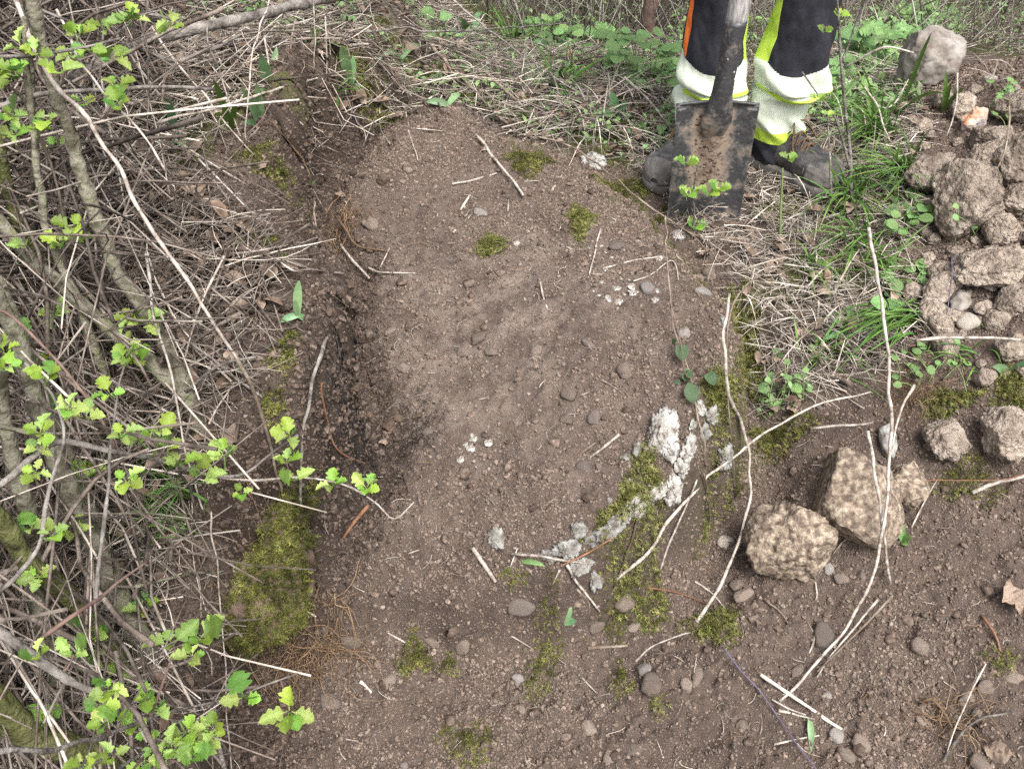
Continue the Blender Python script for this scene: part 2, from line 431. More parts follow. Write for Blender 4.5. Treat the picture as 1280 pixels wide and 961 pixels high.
M['limestone'] = mat('limestone', [(0.115, 0.095, 0.078), (0.2, 0.178, 0.155), (0.28, 0.258, 0.235)], 26, 0.9, 0.6, 60, rnd='obj', rv=0.08, spec=0.2, bdist=0.006)
M['mortar'] = mat('white_mortar', [(0.09, 0.072, 0.058), (0.24, 0.222, 0.195), (0.36, 0.35, 0.325)], 50, 0.92, 0.9, 160, rnd='obj', rv=0.1, spec=0.2, bdist=0.005, contrast=(0.36, 0.56))
M['mortar_grey'] = mat('grey_mortar', [(0.085, 0.07, 0.056), (0.18, 0.172, 0.155), (0.27, 0.268, 0.25)], 42, 0.92, 0.9, 140, rnd='obj', rv=0.12, spec=0.2, bdist=0.005, contrast=(0.36, 0.6))
M['bank'] = mat('bank_earth', [(0.03, 0.021, 0.015), (0.07, 0.05, 0.037), (0.115, 0.085, 0.064)], 60, 0.95, 0.6, 200, rv=0.45, spec=0.12)
M['grain'] = mat('soil_grain', [(0.074, 0.054, 0.042), (0.14, 0.107, 0.085), (0.205, 0.164, 0.134)], 1.3, 0.95, 0, rnd='inst', rv=0.38, spec=0.12)
M['bank_grain'] = mat('bank_grain', [(0.03, 0.021, 0.016), (0.07, 0.052, 0.041), (0.12, 0.092, 0.074)], 1.3, 0.95, 0, rnd='inst', rv=0.5, spec=0.12)
# ================================================================== THE GROUND
ny, nx = XX.shape
ii = (np.arange(ny - 1)[:, None] * nx + np.arange(nx - 1)[None]).ravel()
GF = np.stack([ii, ii + 1, ii + nx + 1, ii + nx], -1)
moist = np.clip(np.exp(-((SB - 0.03) / 0.085) ** 2) * (1 - 0.4 * sm((yf - 1.9) / 0.3)) * 0.9 + 0.35 * sm((vn2(xf * 3, yf * 3, 77) - 0.1) / 0.6) * soil * (1 - smooth_slab), 0, 1)
rimband = np.exp(-((SD + 0.01) / 0.045) ** 2)
mossm = np.clip(rimband * sm((yf - 1.05) / 0.2) * sm((1.3 - np.abs(xf)) / 0.3) * sm((vn2(xf * 11, yf * 11, 21) + 0.15) / 0.5) * (xf > -0.25) * 0.85
                + LM * 0.75 * sm((fbm2(xf * 3.5, yf * 3.5, 3, 22) - 0.08) / 0.25), 0, 1)
g = bpy.data.objects.new('ground', mesh_from('ground', np.stack([xf + LIPX, yf + LIPY, Zt], -1), GF, None, True,
    {'moist': moist, 'dust': smooth_slab, 'litter': LM, 'moss': mossm}))
COL.objects.link(g); g.data.materials.append(M['soil']); g['kind'] = 'structure'

# ------------------------------------------------------------------ soil crumbs and grit, uncountable
def crumbs(name, n, smin, smax, mt, level, region, seed, power=2.2, sink=0.3):
    r = np.random.default_rng(seed)
    x, y = region(n, r); n = len(x)
    s = smin * (1 - r.random(n) * (1 - (smin / smax) ** power)) ** (-1 / power)
    B, F = ico(level); k = len(B)
    V = np.empty((n, k, 3))
    var = [B * (1 + 0.42 * vn3(B * 1.7 + 11.3 * q, q)[:, None] + 0.3 * vn3(B * 3.9 + 5.3 * q, q + 40)[:, None]) * np.array([1, 0.6 + 0.4 * ((q * 37) % 10) / 10, 0.55 + 0.4 * ((q * 53) % 10) / 10]) for q in range(24)]
    var = np.stack(var); vi = r.integers(0, 24, n)
    a = r.uniform(0, 2 * math.pi, n); ca, sa = np.cos(a)[:, None], np.sin(a)[:, None]
    b = var[vi] * s[:, None, None]
    V[:, :, 0] = b[:, :, 0] * ca - b[:, :, 1] * sa + x[:, None]
    V[:, :, 1] = b[:, :, 0] * sa + b[:, :, 1] * ca + y[:, None]
    V[:, :, 2] = b[:, :, 2] + (T(x, y) + s * sink)[:, None]
    FF = (F[None] + (np.arange(n) * k)[:, None, None]).reshape(-1, 3)
    rn = np.repeat(r.random(n), k)
    o = wobj(name, V.reshape(-1, 3), FF, mt, None, rn, True, (0, 1.4, 0.2))
    return o
def soil_region(n, r):
    x = r.uniform(-0.8, 1.3, n * 3); y = r.uniform(0.62, 2.35, n * 3)
    z0, sd, sb = features(x, y)
    slab = sm((sd - 0.03) / 0.08) * np.exp(-(((x + 0.03) / 0.33) ** 2 + ((y - 1.45) / 0.42) ** 2))
    pr = (1 - litter_mask(x, y)) * (1 - 0.72 * slab) * (0.35 + 0.65 * sm((fbm2(x * 5, y * 5, 3, 44) + 0.3) / 0.6))
    pr = pr * (1 - 0.92 * np.exp(-((sb - 0.01) / 0.07) ** 2))
    k = r.random(len(x)) < pr
    return x[k][:n], y[k][:n]
def grains(name, label, n, smin, smax, mt, region, seed, power=2.2, sink=0.35):
    """tens of thousands of grains: one point mesh whose points carry a small faceted grain each"""
    r = np.random.default_rng(seed); x, y = region(n, r); n = len(x)
    s = smin * (1 - r.random(n) * (1 - (smin / smax) ** power)) ** (-1 / power)
    c0 = np.array([0.2, 1.4, 0.2])
    me = bpy.data.meshes.new(name); me.vertices.add(n)
    me.vertices.foreach_set('co', (warp(np.stack([x, y, T(x, y) + s * sink], -1)) - c0).astype(np.float32).ravel())
    at = me.attributes.new('rot', 'FLOAT_VECTOR', 'POINT'); at.data.foreach_set('vector', r.uniform(0, 6.28, (n, 3)).astype(np.float32).ravel())
    at = me.attributes.new('size', 'FLOAT_VECTOR', 'POINT'); at.data.foreach_set('vector', (s[:, None] * r.uniform(0.6, 1.25, (n, 3))).astype(np.float32).ravel())
    at = me.attributes.new('rnd', 'FLOAT', 'POINT'); at.data.foreach_set('value', r.random(n).astype(np.float32))
    me.update(); o = obj(name, me, None, None, c0)
    g_ = bpy.data.node_groups.new(name, 'GeometryNodeTree')
    g_.interface.new_socket('Geometry', in_out='INPUT', socket_type='NodeSocketGeometry'); g_.interface.new_socket('Geometry', in_out='OUTPUT', socket_type='NodeSocketGeometry')
    N = g_.nodes; L = g_.links; gi = N.new('NodeGroupInput'); go = N.new('NodeGroupOutput')
    ic = N.new('GeometryNodeMeshIcoSphere'); ic.inputs['Radius'].default_value = 1.0; ic.inputs['Subdivisions'].default_value = 2
    ns = N.new('ShaderNodeTexNoise'); ns.inputs['Scale'].default_value = 1.35; ns.inputs['Detail'].default_value = 3.0
    ps = N.new('GeometryNodeInputPosition'); ad = N.new('ShaderNodeVectorMath'); ad.operation = 'ADD'; ad.inputs[1].default_value = (seed * 3.7, seed * 1.9, 0)
    sp_ = N.new('GeometryNodeSetPosition'); sc = N.new('ShaderNodeVectorMath'); sc.operation = 'SCALE'; mr = N.new('ShaderNodeMapRange')
    mr.inputs['From Min'].default_value = 0.3; mr.inputs['From Max'].default_value = 0.7; mr.inputs['To Min'].default_value = 0.45; mr.inputs['To Max'].default_value = 1.3
    L.new(ps.outputs[0], ad.inputs[0]); L.new(ad.outputs[0], ns.inputs['Vector']); L.new(ns.outputs['Fac'], mr.inputs[0])
    L.new(ps.outputs[0], sc.inputs[0]); L.new(mr.outputs[0], sc.inputs['Scale']); L.new(ic.outputs['Mesh'], sp_.inputs['Geometry']); L.new(sc.outputs[0], sp_.inputs['Position'])
    sm_ = N.new('GeometryNodeSetMaterial'); sm_.inputs['Material'].default_value = mt; L.new(sp_.outputs[0], sm_.inputs[0])
    ip = N.new('GeometryNodeInstanceOnPoints'); L.new(gi.outputs[0], ip.inputs['Points']); L.new(sm_.outputs[0], ip.inputs['Instance'])
    for nm_, tg in (('rot', 'Rotation'), ('size', 'Scale')):
        na = N.new('GeometryNodeInputNamedAttribute'); na.data_type = 'FLOAT_VECTOR'; na.inputs['Name'].default_value = nm_; L.new(na.outputs[0], ip.inputs[tg])
    L.new(ip.outputs[0], go.inputs[0])
    md = o.modifiers.new('grains', 'NODES'); md.node_group = g_
    return tag(o, label, 'soil', kind='stuff')
for q_ in range(3):
    grains('soil_crumbs', 'fine brown soil crumbs covering the dug earth', 58000, 0.0009, 0.0045, M['grain'], soil_region, 11 + q_, 2.2)
def bank_region(n, r):
    x = r.uniform(-0.8, 0.0, n * 12); y = r.uniform(0.65, 2.3, n * 12)
    z0, sd, sb = features(x, y)
    k = r.random(len(x)) < np.exp(-((sb - 0.025) / 0.075) ** 2)
    return x[k][:n], y[k][:n]
for q_ in range(2):
    grains('bank_soil', 'crumbly dark earth of the cut bank face', 17000, 0.0014, 0.0085, M['bank_grain'], bank_region, 21 + q_, 1.8, 0.1)
tag(crumbs('soil_clods', 2200, 0.003, 0.012, M['crumb'], 2, soil_region, 2, 2.5, 0.2), 'small brown earth lumps strewn over the dug soil', 'soil', kind='stuff')
tag(crumbs('fine_gravel', 900, 0.002, 0.0055, M['pebble'], 1, soil_region, 3, 2.0, 0.35), 'fine pale grit mixed into the dug soil', 'gravel', kind='stuff')

# ------------------------------------------------------------------ pebbles and stones
def stone_mesh(name, seed, level, rough_amp, facet=0.0, shp=(1, 1, 1), fine=0.0):
    B, F = ico(level); r = np.random.default_rng(seed)
    d = 1 + rough_amp * vn3(B * 1.1 + seed * 3.1, seed) + rough_amp * 0.5 * vn3(B * 2.6 + seed, seed + 1)
    V = B * d[:, None]
    for _ in range(int(facet)):
        n = r.normal(size=3); n /= np.linalg.norm(n); c = r.uniform(0.58, 0.84)
        e = V @ n - c; V = V - np.clip(e, 0, None)[:, None] * n * 0.93
    if fine:
        V = V * (1 + fine * (vn3(B * 6 + seed, seed + 2) * 0.7 + vn3(B * 13 + seed, seed + 3) * 0.55 + (0.4 * vn3(B * 34 + seed, seed + 4) if level > 4 else 0)))[:, None]
    V = V * np.array(shp)
    return mesh_from(name, V, F, None, True)
PEB = {}
def pebble_variant(kind, i):
    k = (kind, i)
    if k not in PEB:
        PEB[k] = stone_mesh('pebble', 100 + i, 3, 0.3, 2 + i % 4, (1, 0.7 + 0.05 * (i % 5), 0.55 + 0.07 * (i % 4)), 0.05)
        PEB[k].materials.append(M[kind])
    return PEB[k]
def sink_to(o, p, sz, sink, rz, n=None):
    n = normal(p[0], p[1], 0.03) if n is None else n
    q = Vector(n).to_track_quat('Z', 'Y') @ Quaternion((0, 0, 1), rz)
    o.rotation_mode = 'QUATERNION'; o.rotation_quaternion = q
    o.location = warp((np.asarray(p) + n * sz * (1 - sink))[None])[0]
    ORG[o.name] = np.array(o.location)
pc = [0]
def pebble(u, v, w, h, label, kind='pebble', group=None, sink=0.35, name='pebble', cat='pebble'):
    pc[0] += 1; i = pc[0] % 9
    me = pebble_variant(kind, i); p = P(u, v + h * 0.25); D = dep(p)
    o = obj(name, me, None); a = w / 2 / FPX * D; b = h / 2 / FPX * D / 0.85
    dims = np.array([v_.co[:] for v_ in me.vertices]); ex = np.abs(dims).max(0)
    hgt = min(a, b) * 0.75
    o.scale = (a / ex[0], b / ex[1], hgt / ex[2])
    sink_to(o, p, hgt, sink + 0.5, rng.uniform(-0.35, 0.35))
    return tag(o, label, cat, group)
pebs = [
 (598, 419, 17, 23, 'upright pale brown pebble in the pebble cluster on the slab'),
 (614, 436, 22, 14, 'low brown pebble lying right under the upright pale pebble'),
 (579, 438, 20, 14, 'flat mottled stone at the edge of the pebble cluster'),
 (671, 435, 15, 16, 'rounded buff pebble beside the pebble cluster on the slab'),
 (736, 427, 24, 11, 'dark slate pebble lying flat on the slab soil', 'pebble_dark'),
 (782, 460, 24, 22, 'pinkish brown pebble on the slab above the white mortar block'),
 (711, 490, 24, 17, 'flat oval brown pebble on the slab below the dark slate one'),
 (504, 456, 22, 12, 'oval buff pebble near the foot of the cut bank'),
 (488, 410, 12, 15, 'small upright pebble at the foot of the cut bank'),
 (809, 357, 20, 19, 'round light grey pebble among white mortar flecks', 'pebble_grey'),
 (770, 305, 28, 15, 'flat dark pebble near the wall rim by the spade', 'pebble_dark'),
 (600, 264, 22, 12, 'flat grey stone in the upper slab soil', 'pebble_grey'),
 (465, 277, 23, 17, 'rounded pebble by the roots at the bank foot'),
 (510, 210, 13, 12, 'small brown pebble high on the dug slope'),
 (731, 582, 26, 20, 'dark brown stone under two crossed straw pieces', 'pebble_dark'),
 (743, 518, 18, 20, 'dark brown clod-like stone beside green sprig', 'pebble_dark'),
 (708, 520, 20, 14, 'pink mottled stone chip beside green sprig'),
 (534, 536, 18, 12, 'dark pebble tangled in black hair roots', 'pebble_dark'),
 (652, 751, 38, 25, 'large smooth dark brown pebble below the mortar edge', 'pebble_dark'),
 (485, 847, 27, 19, 'reddish brown pebble beside a moss tuft'),
 (438, 799, 29, 18, 'brown pebble next to the fibrous root mass'),
 (412, 872, 31, 20, 'buff stone in soil below the fibrous roots'),
 (780, 745, 33, 23, 'round brown pebble at the foot of the mossy wall side'),
 (649, 847, 22, 12, 'flat bluish grey pebble sunk in soil', 'pebble_grey'),
 (579, 803, 20, 22, 'tilted brown flake stone in the lower soil'),
 (735, 903, 20, 20, 'squarish brown pebble low in the dug soil'),
 (791, 932, 28, 16, 'long brown pebble near the lower edge of the soil'),
 (745, 778, 24, 16, 'brown stone under the wall foot debris'),
 (791, 780, 22, 13, 'small brown stone right below the round wall-foot pebble'),
 (805, 833, 19, 18, 'grey pebble touching a larger brown one', 'pebble_grey'),
 (814, 849, 29, 28, 'plump brown pebble touching a smaller grey one'),
 (763, 938, 18, 26, 'upright brown stone sunk in lower soil'),
 (541, 801, 24, 12, 'flat brown stone above the moss tuft'),
 (920, 728, 17, 17, 'brown pebble of a touching pair below the rubble stones'),
 (931, 736, 16, 25, 'upright buff pebble of a touching pair below the rubble stones'),
 (871, 838, 15, 25, 'upright oval pebble below the moss clump'),
 (858, 853, 16, 18, 'brown pebble beside the upright oval pebble'),
 (997, 832, 15, 21, 'upright buff pebble by the split white cane'),
 (1046, 915, 21, 19, 'grey pebble at the end of the white stick', 'pebble_grey'),
 (1076, 924, 27, 20, 'brown pebble next to the grey pebble at the stick end'),
 (1059, 938, 27, 18, 'brown stone below the grey pebble at the stick end'),
 (1151, 803, 28, 22, 'flat brown stone sunk in the soil right of the split cane'),
 (1232, 855, 23, 18, 'brown pebble amid clods near the root tuft'),
 (1209, 867, 19, 13, 'small brown pebble touching clods near the root tuft'),
 (1264, 842, 30, 15, 'flat tan stone near the torn dead leaf'),
 (1030, 790, 26, 38, 'elongated earth-brown stone beside the split cane', 'pebble_dark'),
 (1051, 717, 23, 18, 'earth-coated stone below the big rubble stone'),
 (1036, 708, 16, 15, 'small blue grey stone below the big rubble stone', 'pebble_grey'),
 (1151, 897, 14, 14, 'small buff pebble left of the root tuft'),
 (1224, 945, 25, 32, 'brown stone beneath the pale crumpled dead leaf'),
 (887, 339, 21, 19, 'round tan pebble on the wall rim', 'pebble'),
 (878, 360, 20, 23, 'smooth grey pebble on the wall rim', 'pebble_grey'),
 (856, 413, 18, 16, 'grey stone chip by the bramble sprig', 'pebble_grey'),
 (1208, 395, 33, 26, 'egg-shaped pale pebble under the large clod', 'pebble_pale'),
 (1236, 98, 20, 17, 'whitish pebble on top of the spoil heap', 'pebble_pale'),
 (905, 672, 27, 19, 'flat white stone left of the rubble stones', 'pebble_pale'),
 (839, 544, 11, 10, 'tiny white lump touching the white mortar block', 'pebble_pale'),
 (781, 514, 9, 8, 'tiny grey pebble on the slab near the mortar block', 'pebble_grey'),
 (463, 414, 13, 12, 'small brown pebble in the bank-foot crumbs'),
 (573, 381, 13, 8, 'small flat pebble high in the slab centre'),
 (645, 303, 11, 9, 'small pale pebble on the upper slab', 'pebble_pale'),
 (928, 902, 16, 15, 'brown pebble by the purple stem'),
 (505, 955, 12, 11, 'small pale green grey pebble in lower soil', 'pebble_grey'),
 (1092, 340, 26, 20, 'mossy brown stone in the grass by the heap'),
]
for q in pebs: pebble(*q)
# the many small ones that only their place tells apart
r3 = np.random.default_rng(31); ux, uy = soil_region(1500, r3)
far = (ux > -0.55) & (ux < 1.1) & (uy > 0.66)
for k, (x, y) in enumerate(list(zip(ux[far], uy[far]))[:45]):
    kind = ['pebble', 'pebble', 'pebble_dark', 'pebble_grey'][k % 4]
    me = pebble_variant(kind, k % 9); o = obj('small_pebble', me, None)
    s = 0.004 + 0.0065 * r3.random() ** 1.6; o.scale = (s, s, s)
    sink_to(o, (x, y, float(T(x, y))), s * 0.6, 0.65, r3.uniform(0, 6.28))
    tag(o, 'small pebble scattered on the brown dug soil', 'pebble', 'small pebbles scattered over the dug soil')

def rock(u, v, w, h, label, mt, name='stone', cat='stone', seed=1, facet=5, amp=0.22, fine=0.06, level=5, sink=0.45, deep=0.85, rz=0.0, tilt=0.0, group=None, lift=0.0):
    p = P(u, v + h * 0.28); D = dep(p)
    a = w / 2 / FPX * D; b = h / 2 / FPX * D / 0.92; hh = min(a, b) * deep
    me = stone_mesh(name, seed, level, amp, facet, (1, 1, 1), fine)
    co = np.array([q.co[:] for q in me.vertices]); ex = (co.max(0) - co.min(0)) / 2; ct = (co.max(0) + co.min(0)) / 2
    co = (co - ct) / ex * np.array([a, b, hh]); me.vertices.foreach_set('co', co.astype(np.float32).ravel()); me.update()
    o = obj(name, me, M[mt])
    n = normal(p[0], p[1], 0.05); n = n + np.array([0, -0.25, 0.35]); n /= np.linalg.norm(n)
    sink_to(o, p, hh, sink + lift * -1, rz, n)
    if tilt: o.rotation_quaternion = Quaternion((0, 1, 0), tilt) @ o.rotation_quaternion
    return tag(o, label, cat, group)
# the rubble stones right of the wall
rock(1054, 598, 112, 122, 'large crusted rubble stone on the soil beside the white cane', 'tuff', seed=5, facet=9, amp=0.2, fine=0.05, deep=0.9)
rock(984, 656, 108, 100, 'jagged crusted rubble stone leaning on the larger one', 'tuff', seed=9, facet=8, amp=0.3, fine=0.085)
rock(1010, 698, 38, 32, 'small pale lime lump below the jagged rubble stone', 'limestone', seed=12, facet=4, level=4)
rock(1108, 542, 22, 42, 'grey squared stone standing behind the largest rubble stone', 'mortar_grey', seed=14, facet=6, level=4)
# spoil heap
rock(1163, 78, 92, 74, 'grey limestone block lying behind the spoil heap', 'limestone', seed=23, facet=12, deep=0.95, rz=-0.5, amp=0.22, fine=0.06, sink=0.3)
heap = [(1164, 205, 66, 70, 'squarish earth clod at the grassy edge of the spoil heap', 31), (1200, 240, 96, 92, 'biggest cracked clod on the spoil heap above grass', 32),
 (1232, 192, 66, 50, 'flat-topped clod resting on the biggest cracked clod', 33), (1272, 190, 70, 70, 'rounded clod high on the spoil heap', 34),
 (1274, 240, 48, 56, 'clod under the rounded one on the spoil heap', 35), (1247, 280, 52, 40, 'small pale-topped clod low in the spoil heap', 36),
 (1238, 166, 52, 36, 'clod just below the crumpled wrapper', 37), (1158, 249, 32, 18, 'small clod fallen at the foot of the squarish clod', 38),
 (1235, 330, 100, 60, 'wide overhanging clod above a dark gap', 39), (1171, 352, 44, 58, 'tilted slab-like clod leaning on the wide clod', 40),
 (1166, 389, 40, 30, 'brown clod under the tilted slab-like clod', 41), (1178, 414, 32, 22, 'broken clod beside a straw stalk below the heap', 42),
 (1141, 360, 28, 22, 'brown clod in the grass left of the tilted clod', 43), (1262, 370, 50, 40, 'crumbly clod right of the egg-shaped pebble', 44),
 (1176, 541, 58, 50, 'mossy-topped soil clod above a dark hole', 45), (1252, 522, 70, 74, 'big soil clod near the moss patch right of the rubble', 46),
 (1128, 590, 66, 64, 'crusted clod right beside the largest rubble stone', 47), (1262, 432, 40, 30, 'pale broken clod with plant leaves by it', 48),
 (1268, 130, 60, 44, 'top clod of the spoil heap by the green sprig', 49), (1205, 130, 44, 30, 'earth clod left of the crumpled wrapper', 50)]
for (u, v, ww, hh, lb, sd_) in heap:
    rock(u, v, ww, hh, lb, 'clod' if sd_ != 47 else 'tuff', 'soil_clod', 'clod', sd_, 12 if sd_ % 2 else 9, 0.26, 0.11, 5 if ww > 45 else 4, 0.45, 0.85, (sd_ % 5 - 2) * 0.3)
rock(1200, 371, 26, 32, 'whitish stone chunk inside the dark gap', 'limestone', seed=61, level=4)
r5 = np.random.default_rng(55)
for k in range(64):
    u = 1145 + 170 * r5.random(); v = 105 + 370 * r5.random()
    s = 14 + 22 * r5.random() ** 2
    rock(u, v, s, s * 0.8, 'small brown clod wedged among bigger ones of the spoil heap', 'clod', 'soil_clod', 'clod', 200 + k, 9, 0.22, 0.10, 3, 0.45, 0.85, r5.uniform(-1, 1), group='small clods of the spoil heap')
# earth lumps at the bank foot
for k in range(16):
    t = r5.random(); u = 395 + 90 * r5.random() + 20 * math.sin(t * 9); v = 215 + 330 * t
    s = 9 + 14 * r5.random() ** 2
    rock(u, v, s, s * 0.8, 'crumbly earth lump fallen at the foot of the cut bank', 'clod_dark', 'soil_clod', 'clod', 300 + k, 8, 0.25, 0.16, 4, 0.5, 0.85, r5.uniform(-1, 1), group='earth lumps along the bank foot')
# mortar of the wall
mort = [(831, 522, 38, 64, 'white oblong mortar block set in the wall rim', 'mortar', 0.35), (876, 503, 14, 20, 'white mortar chip under the bramble leaf', 'mortar', 0),
 (890, 512, 24, 22, 'rounded pale stone set in the wall rim right of the bramble', 'mortar_grey', 0), (866, 526, 20, 12, 'white mortar smear on the rim below the bramble', 'mortar', 0),
 (864, 547, 18, 32, 'white upright mortar lump on the rim below the bramble', 'mortar', 0.1), (852, 575, 24, 30, 'white crust of mortar above the long pale stem', 'mortar', 0),
 (840, 597, 30, 42, 'white mortar crust where the long stem crosses the rim', 'mortar', 0.3), (794, 598, 20, 14, 'small white mortar crust on the slab edge above the moss', 'mortar', 0),
 (796, 622, 28, 26, 'white mortar lump at the top of the mossy wall side', 'mortar', -0.5), (760, 656, 40, 22, 'grey mortar ledge along the lower wall edge', 'mortar_grey', -0.4),
 (726, 656, 22, 20, 'grey rounded mortar knob on the lower wall edge', 'mortar_grey', 0), (709, 680, 34, 26, 'grey white mortar lump above the straight white straw', 'mortar_grey', -0.3),
 (688, 690, 24, 16, 'pale mortar lump at the lower left end of the wall edge', 'mortar_grey', 0), (622, 665, 22, 24, 'lone grey white mortar flake in the slab soil', 'mortar_grey', 0),
 (742, 195, 30, 28, 'white mortar stone on the upper wall rim', 'mortar', 0.2), (797, 556, 12, 18, 'small grey mortar flake on the slab', 'mortar_grey', 0),
 (782, 568, 14, 9, 'tiny grey mortar flake beside the small upright flake', 'mortar_grey', 0), (850, 290, 22, 14, 'pale mortar crust at the rim below the spade', 'mortar', 0.3),
 (745, 716, 16, 28, 'grey mortar face low on the wall side', 'mortar_grey', 0.2), (905, 400, 16, 26, 'grey stone in the mossy rim', 'mortar_grey', 0.2),
 (945, 372, 20, 12, 'small pale stone outside the mossy rim', 'mortar_grey', 0), (905, 560, 22, 34, 'grey stone in the shaded wall side', 'mortar_grey', 0.2),
 (778, 640, 30, 20, 'pale mortar piece between the white lump and the grey ledge', 'mortar_grey', -0.5), (742, 668, 26, 20, 'grey mortar piece joining knob and ledge of the wall edge', 'mortar_grey', -0.3), (818, 608, 26, 24, 'white mortar piece left of the crossing stem', 'mortar', -0.4), (858, 560, 22, 24, 'white mortar piece in the rim under the upright lump', 'mortar', 0.2), (726, 700, 30, 22, 'grey mortar under the straight white straw', 'mortar_grey', 0.0), (880, 532, 20, 22, 'pale stone bedded in the rim moss', 'mortar_grey', 0.1)]
for k, (u, v, ww, hh, lb, mt, rz) in enumerate(mort):
    rock(u, v, ww * 1.2, hh * 1.1, lb, mt, 'mortar_lump', 'mortar', 400 + k, 2, 0.5, 0.24, 5 if ww > 20 else 4, 0.8 if ww < 30 else 0.7, 0.55, -rz)
r6 = np.random.default_rng(61)
for k in range(46):
    if k < 30: u, v = 735 + 90 * r6.random(), 300 + 75 * r6.random()
    elif k < 40: u, v = 575 + 40 * r6.random(), 540 + 60 * r6.random()
    else: u, v = 490 + 60 * r6.random(), 330 + 110 * r6.random()
    s = 3 + 8 * r6.random() ** 2.5
    rock(u, v, s * 1.3, s, 'tiny white mortar fleck pressed into the slab soil', 'mortar', 'mortar_fleck', 'mortar', 500 + k % 6, 2, 0.4, 0.2, 3, 0.85, 0.35, r6.uniform(-1, 1), group='white mortar flecks on the slab')
# ================================================================== PLANT MATERIALS
M['straw'] = mat('dry_straw', [(0.16, 0.13, 0.105), (0.3, 0.26, 0.218), (0.41, 0.375, 0.33)], 25, 0.8, 0.2, 200, rv=0.62, spec=0.2)
M['cane'] = mat('pale_cane', [(0.13, 0.105, 0.085), (0.31, 0.27, 0.23), (0.44, 0.405, 0.36)], 70, 0.6, 0.2, 150, rnd='obj', rv=0.15, spec=0.35)
M['twig'] = mat('dead_twig', [(0.042, 0.033, 0.026), (0.105, 0.084, 0.069), (0.19, 0.162, 0.138)], 30, 0.85, 0.5, 160, rv=0.5, spec=0.2)
M['far_twig'] = mat('bare_brush_twig', [(0.12, 0.105, 0.085), (0.24, 0.215, 0.185), (0.34, 0.315, 0.28)], 12, 0.85, 0.3, 80, rv=0.5, spec=0.2)
M['twig_obj'] = mat('brown_twig', [(0.07, 0.05, 0.037), (0.135, 0.105, 0.08), (0.21, 0.18, 0.145)], 30, 0.85, 0.5, 160, rnd='obj', rv=0.3, spec=0.2)
M['bark'] = mat('hawthorn_bark', [(0.04, 0.036, 0.022), (0.105, 0.098, 0.068), (0.18, 0.168, 0.13), (0.12, 0.13, 0.06)], 34, 0.9, 1.0, 90, bdist=0.008, rnd='obj', rv=0.18, spec=0.2)
M['bark_moss'] = mat('algae_green_bark', [(0.035, 0.034, 0.015), (0.085, 0.09, 0.032), (0.14, 0.142, 0.065)], 34, 0.9, 1.0, 110, bdist=0.008, rnd='obj', rv=0.15, spec=0.15)
M['bark_grey'] = mat('grey_bark', [(0.06, 0.052, 0.044), (0.145, 0.13, 0.115), (0.24, 0.22, 0.2)], 40, 0.88, 1.0, 120, bdist=0.006, rnd='obj', rv=0.15, spec=0.2)
M['bark_red'] = mat('reddish_bark', [(0.075, 0.045, 0.036), (0.13, 0.085, 0.07), (0.17, 0.12, 0.1)], 30, 0.8, 0.5, 120, rnd='obj', rv=0.15, spec=0.2)
M['leaf'] = mat('young_hawthorn_leaf', [(0.12, 0.225, 0.022), (0.19, 0.31, 0.04), (0.26, 0.37, 0.07)], 60, 0.45, 0.25, 250, rnd='obj', rv=0.42, spec=0.4, transl=0.35, hv=0.028, bdist=0.002)
M['herb'] = mat('herb_leaf', [(0.10, 0.19, 0.06), (0.155, 0.27, 0.09), (0.2, 0.32, 0.125)], 60, 0.5, 0.3, 250, rnd='obj', rv=0.3, spec=0.35, transl=0.3, hv=0.015)
M['herb_attr'] = mat('small_herb_leaf', [(0.10, 0.18, 0.06), (0.17, 0.27, 0.10), (0.225, 0.325, 0.145)], 60, 0.5, 0.2, 250, rv=0.45, spec=0.3, transl=0.3, hv=0.02)
M['bramble'] = mat('bramble_leaf', [(0.03, 0.055, 0.025), (0.055, 0.1, 0.045), (0.09, 0.12, 0.06)], 60, 0.5, 0.4, 220, rnd='obj', rv=0.25, spec=0.35, transl=0.1)
M['moss_block'] = mat('block_moss', [(0.035, 0.027, 0.015), (0.055, 0.06, 0.016), (0.105, 0.108, 0.028), (0.16, 0.16, 0.05)], 20, 0.85, 0.2, 300, rv=0.6, spec=0.1, transl=0.12, hv=0.02)
M['strap'] = mat('bluish_strap_leaf', [(0.085, 0.165, 0.07), (0.13, 0.225, 0.105), (0.18, 0.27, 0.13)], 30, 0.45, 0.2, 200, rnd='obj', rv=0.25, spec=0.4, transl=0.2, hv=0.025)
M['grass'] = mat('green_grass', [(0.06, 0.14, 0.025), (0.1, 0.2, 0.04), (0.15, 0.25, 0.06)], 30, 0.5, 0.2, 200, rv=0.4, spec=0.35, transl=0.25, hv=0.02)
M['moss'] = mat('moss', [(0.075, 0.078, 0.02), (0.15, 0.155, 0.045), (0.235, 0.235, 0.09)], 60, 0.8, 0.2, 300, rv=0.55, spec=0.15, transl=0.2, hv=0.02)
M['moss_dark'] = mat('deep_moss', [(0.045, 0.036, 0.018), (0.08, 0.085, 0.022), (0.15, 0.152, 0.04), (0.21, 0.205, 0.07)], 16, 0.85, 0.2, 300, rv=0.6, spec=0.1, transl=0.15, hv=0.02)
M['dead_leaf'] = mat('dead_leaf', [(0.12, 0.082, 0.06), (0.2, 0.15, 0.115), (0.28, 0.225, 0.18)], 40, 0.8, 0.4, 180, rnd='obj', rv=0.3, spec=0.2)
M['dead_leaf_attr'] = mat('leaf_litter', [(0.085, 0.055, 0.038), (0.16, 0.115, 0.085), (0.24, 0.19, 0.15)], 40, 0.85, 0.3, 180, rv=0.4, spec=0.15)
